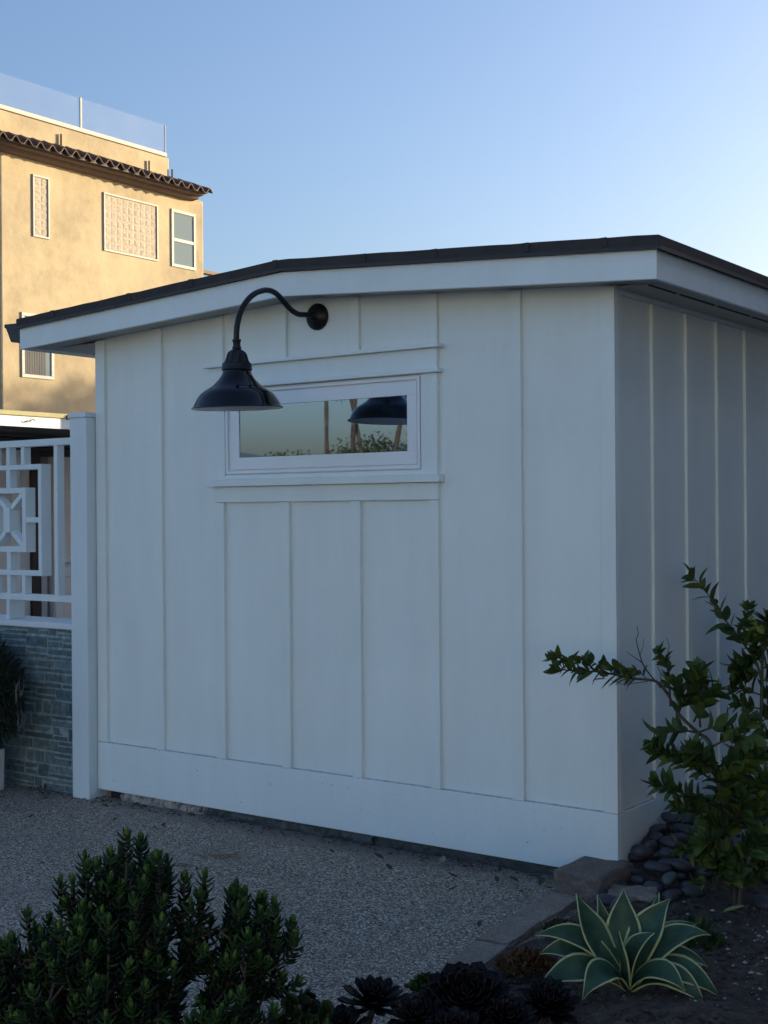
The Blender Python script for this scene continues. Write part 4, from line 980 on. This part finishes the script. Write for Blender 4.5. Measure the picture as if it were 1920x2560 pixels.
for k in range(420):
    x = random.uniform(-3.6, -.2); y = -abs(random.gauss(0, .06))-.01; L = random.uniform(.006, .03)
    put_leaf(ll, (x, y, .006), (random.uniform(-1, 1), random.uniform(-.4, .4), random.uniform(-.05, .25)), (0, 0, 1), L, L*random.uniform(.1, .3), .1, .5)
tag(ll.build('leaf_litter', M['mulch']), 'dark leaf crumbs drifted along the foot of the shed', 'leaf litter', None, 'stuff')
random.seed(82)
for k in range(26):
    dry((random.uniform(-3.2, -.25), random.uniform(-1.6, -.12), .004), random.uniform(.014, .03), random.uniform(0, 6), 'small dark dry leaf lying on the gravel drive', M['dryleaf'], LG)
mu = MB(); ch = MB(); lg = MB()
for k in range(4200):
    x = random.uniform(.05, 1.7); y = random.uniform(-2.4, .35)
    if x < .10-.06*(y+.3): continue
    p = (x, y, bed_h(x, y)+.003); L = random.uniform(.006, .03)
    put_leaf(mu, p, (random.uniform(-1, 1), random.uniform(-1, 1), random.uniform(-.1, .3)), (0, 0, 1), L, L*random.uniform(.12, .3), .1, .5, (1, 1, 1))
tag(mu.build('bark_mulch_litter', M['mulch']), 'scattered dark bark mulch and leaf bits on garden soil', 'mulch', None, 'stuff')
def nugget(mb, x, y, z, a):
    v = np.array([(1, 0, 0), (-1, 0, 0), (0, 1, 0), (0, -1, 0), (0, 0, 1), (0, 0, -1)], float)*np.random.uniform(.5, 1.1, (6, 1))*np.array([a, a, a*.6]); r = random.uniform(0, 6.3); c, s = math.cos(r), math.sin(r)
    v[:, :2] = v[:, :2]@np.array([[c, s], [-s, c]]); mb.add(v+np.array([x, y, z]), [(0, 2, 4), (2, 1, 4), (1, 3, 4), (3, 0, 4), (2, 0, 5), (1, 2, 5), (3, 1, 5), (0, 3, 5)])
for k in range(300):
    x = random.gauss(.95, .25); y = random.gauss(-.55, .35)
    if x < .15: continue
    nugget(ch, x, y, bed_h(x, y)+.004, random.choice([.004, .005, .006, .008, .012]))
tag(ch.build('white_stone_chips', M['chip']), 'white stone chips scattered over soil right of the agave', 'stone chips', None, 'stuff')
cl_ = MB()
for k in range(5000):
    x = random.uniform(.06, 1.7); y = random.uniform(-2.3, .6)
    if x < .10-.06*(y+.3): continue
    nugget(cl_, x, y, bed_h(x, y)+.002, random.choice([.005, .007, .01, .014, .022]))
tag(cl_.build('soil_clods', M['soil']), 'small dark clods lying on the garden soil', 'soil', None, 'stuff')
for k in range(9000):
    x = random.uniform(-3.6, .0); y = random.uniform(-2.3, -.01); nugget(lg, x, y, .003, random.uniform(.003, .0065))
tag(lg.build('loose_gravel', M['path']), 'loose small stones lying over the aggregate drive', 'gravel', None, 'stuff')

# ---------------------------------------------------------------- around the photographer: what shades the yard and shows in the glass
def crown(mb, c, rx, n, L, cols, clumps=26):
    cs = [np.array(c)+rnd_unit()*np.array(rx)*random.uniform(.35, .95) for _ in range(clumps)]
    for k in range(n):
        q = random.choice(cs)+np.random.normal(size=3)*np.array(rx)*.22
        put_leaf(mb, q, rnd_unit(), rnd_unit(), L*random.uniform(.6, 1.3), L*.3, .1, .2, random.choice(cols))
def tree(name, x, y, h, cr_, label, n=2600, L=.32, tr=.16):
    t = thing(name, (x, y, 0), label, 'tree'); m = MB()
    m.tube(spline([(x, y, -.1), (x+.1, y, h*.3), (x-.05, y+.1, h*.6), (x, y, h)], 4), np.linspace(tr, tr*.3, 13), 10)
    for k in range(7):
        a = k*.9; e = np.array([x+math.cos(a)*cr_[0]*.7, y+math.sin(a)*cr_[1]*.7, h*random.uniform(.75, 1.05)]); m.tube(bez((x, y, h*.45), ((x+e[0])/2, (y+e[1])/2, h*.6), e, 6), np.linspace(tr*.5, tr*.12, 6), 6)
    m.build('trunk', M['bark'], t, smooth=True)
    m = MB(); crown(m, (x, y, h), cr_, n, L, [(.05, .075, .025), (.035, .055, .02), (.06, .085, .03)]); m.build('crown', M['treeleaf'], t)
random.seed(91); np.random.seed(91)
tree('broadleaf_tree', -6.0, 46.6, 7.6, (2.8, 2.8, 2.1), 'round crowned tree far right, out beyond the gravel path', 6500)
nb = thing('shade_house', (8, 8, 0), 'unseen long grey stucco house added across the side yard to shade the shed', 'house')  # added out of view to block sun and sky from the shed
m = MB(); m.box(3.5, 12, -.6, 19, 0, 5.8); m.box(.45, 3.499, 7.4, 19, 0, 4.4); m.build('wall', M['darkwall'], nb)
m = MB(); m.box(3.3, 12.2, -.8, 19.2, 5.8005, 6.0); m.build('roof', M['roof'], nb)
for y in (2, 7, 12):
    m = MB(); m.box(3.45, 3.499, y, y+1.4, 1.1, 2.4); fw_ = m.build('window', M['coping'], nb); m = MB(); m.box(3.43, 3.449, y+.08, y+1.32, 1.18, 2.32); m.build('pane', M['pane_house'], fw_)
m = MB(); m.box(-6.35, -6.1, 4.9, 14, 0, 2.75)  # added out of view to keep the sun off the garage wall
tag(m.build('shade_wall', M['sagewall'], origin=(-6.2, 9, 0), bevel=.01), 'unseen tall plain wall added beside the garage to shade it', 'wall')
so_ = thing('light_bounce_house', (16, -32, 0), 'unseen cream house added behind the photographer to bounce warm light', 'house')  # added out of view; its sunlit front throws warm light on the shed
m = MB(); m.box(0, 30, -40, -25, 0, 6.0); m.build('wall', M['cream'], so_)
m = MB(); m.box(-.4, 30.4, -40.4, -24.6, 6.0005, 6.3); m.build('roof', M['roof'], so_)
for x in (3, 9, 15, 21, 26):
    for z in (1, 3.8): 
        m = MB(); m.box(x, x+1.6, -24.999, -24.95, z, z+1.3); m.build('window', M['pane_house'], so_)
# palms and trees across the street, seen mirrored in the shed window
def palm(x, y, h, r, label, lean=0.):
    t = thing('palm_tree', (x, y, 0), label, 'tree', 'palms across the street'); m = MB()
    p = spline([(x, y, -.1), (x+lean*.2, y, h*.4), (x+lean*.6, y, h*.75), (x+lean, y, h)], 5); rr = r*(1+.12*np.sin(np.arange(len(p))*2.1)); m.tube(p, rr, 12); m.build('trunk', M['palmbark'], t, smooth=True)
    m = MB(); c = p[-1]
    for k in range(46):
        a = random.uniform(0, 6.28); el = random.uniform(-1.1, 1.1); d = np.array([math.cos(a)*math.cos(el), math.sin(a)*math.cos(el), math.sin(el)]); L = random.uniform(1.3, 1.9)
        put_leaf(m, c, d, (0, 0, 1), L, .16, .35, .3, random.choice([(.06, .07, .03), (.09, .075, .04), (.045, .065, .025)]))
    m.build('crown', M['treeleaf'], t)
M['palmbark'] = simple('palm_bark', (.040, .031, .027), .9, .8, 1.6, bumps=.6, bscale=12, bdist=.05)
palm(-32.6, -39.1, 7.7, .085, 'straight slim palm across the street, mirrored in shed window')
palm(-31.8, -39.7, 9.0, .10, 'tall palm beside the straight slim palm across the street', .5)
palm(-30.6, -40.6, 8.5, .10, 'leaning palm at the end of the row across the street', 1.8)
palm(-31.1, -40.1, 8.5, .08, 'palm leaning away from the leaning palm across the street', -1.6)
g = MB(); n = 260; vv = []
for i in range(n):
    a = math.pi*(.55+1.2*i/(n-1)); R_ = 130
    for rr, zz in ((R_-25, 0), (R_, 7.3+.7*math.sin(i*.23)+.5*math.sin(i*.71)+random.uniform(0, 1.1)), (R_+40, 0)): vv.append((rr*math.cos(a), rr*math.sin(a), zz))
g.add(vv, [(i*3+j, (i+1)*3+j, (i+1)*3+j+1, i*3+j+1) for i in range(n-1) for j in range(2)])
M['hill'] = simple('scrub_hill', (.17, .24, .26), .95, .35, .2)
tag(g.build('hills', M['hill'], smooth=True), kind='structure')
random.seed(97); np.random.seed(97)
for x, y, h, r, lb in ((-43.6, -44.0, 3.5, 2.0, 'bushy tree across the street, far left of the palms'), (-40.6, -46.2, 3.1, 1.7, 'low bushy tree across the street just left of the palms'), (-37.4, -48.4, 3.5, 1.9, 'bushy tree across the street behind the palms'), (-34.6, -50.4, 3.9, 1.9, 'tallest bushy tree across the street, right of the palms')):
    tree('street_tree', x, y, h, (r, r, r*.75), lb, 5200, .17, .12)
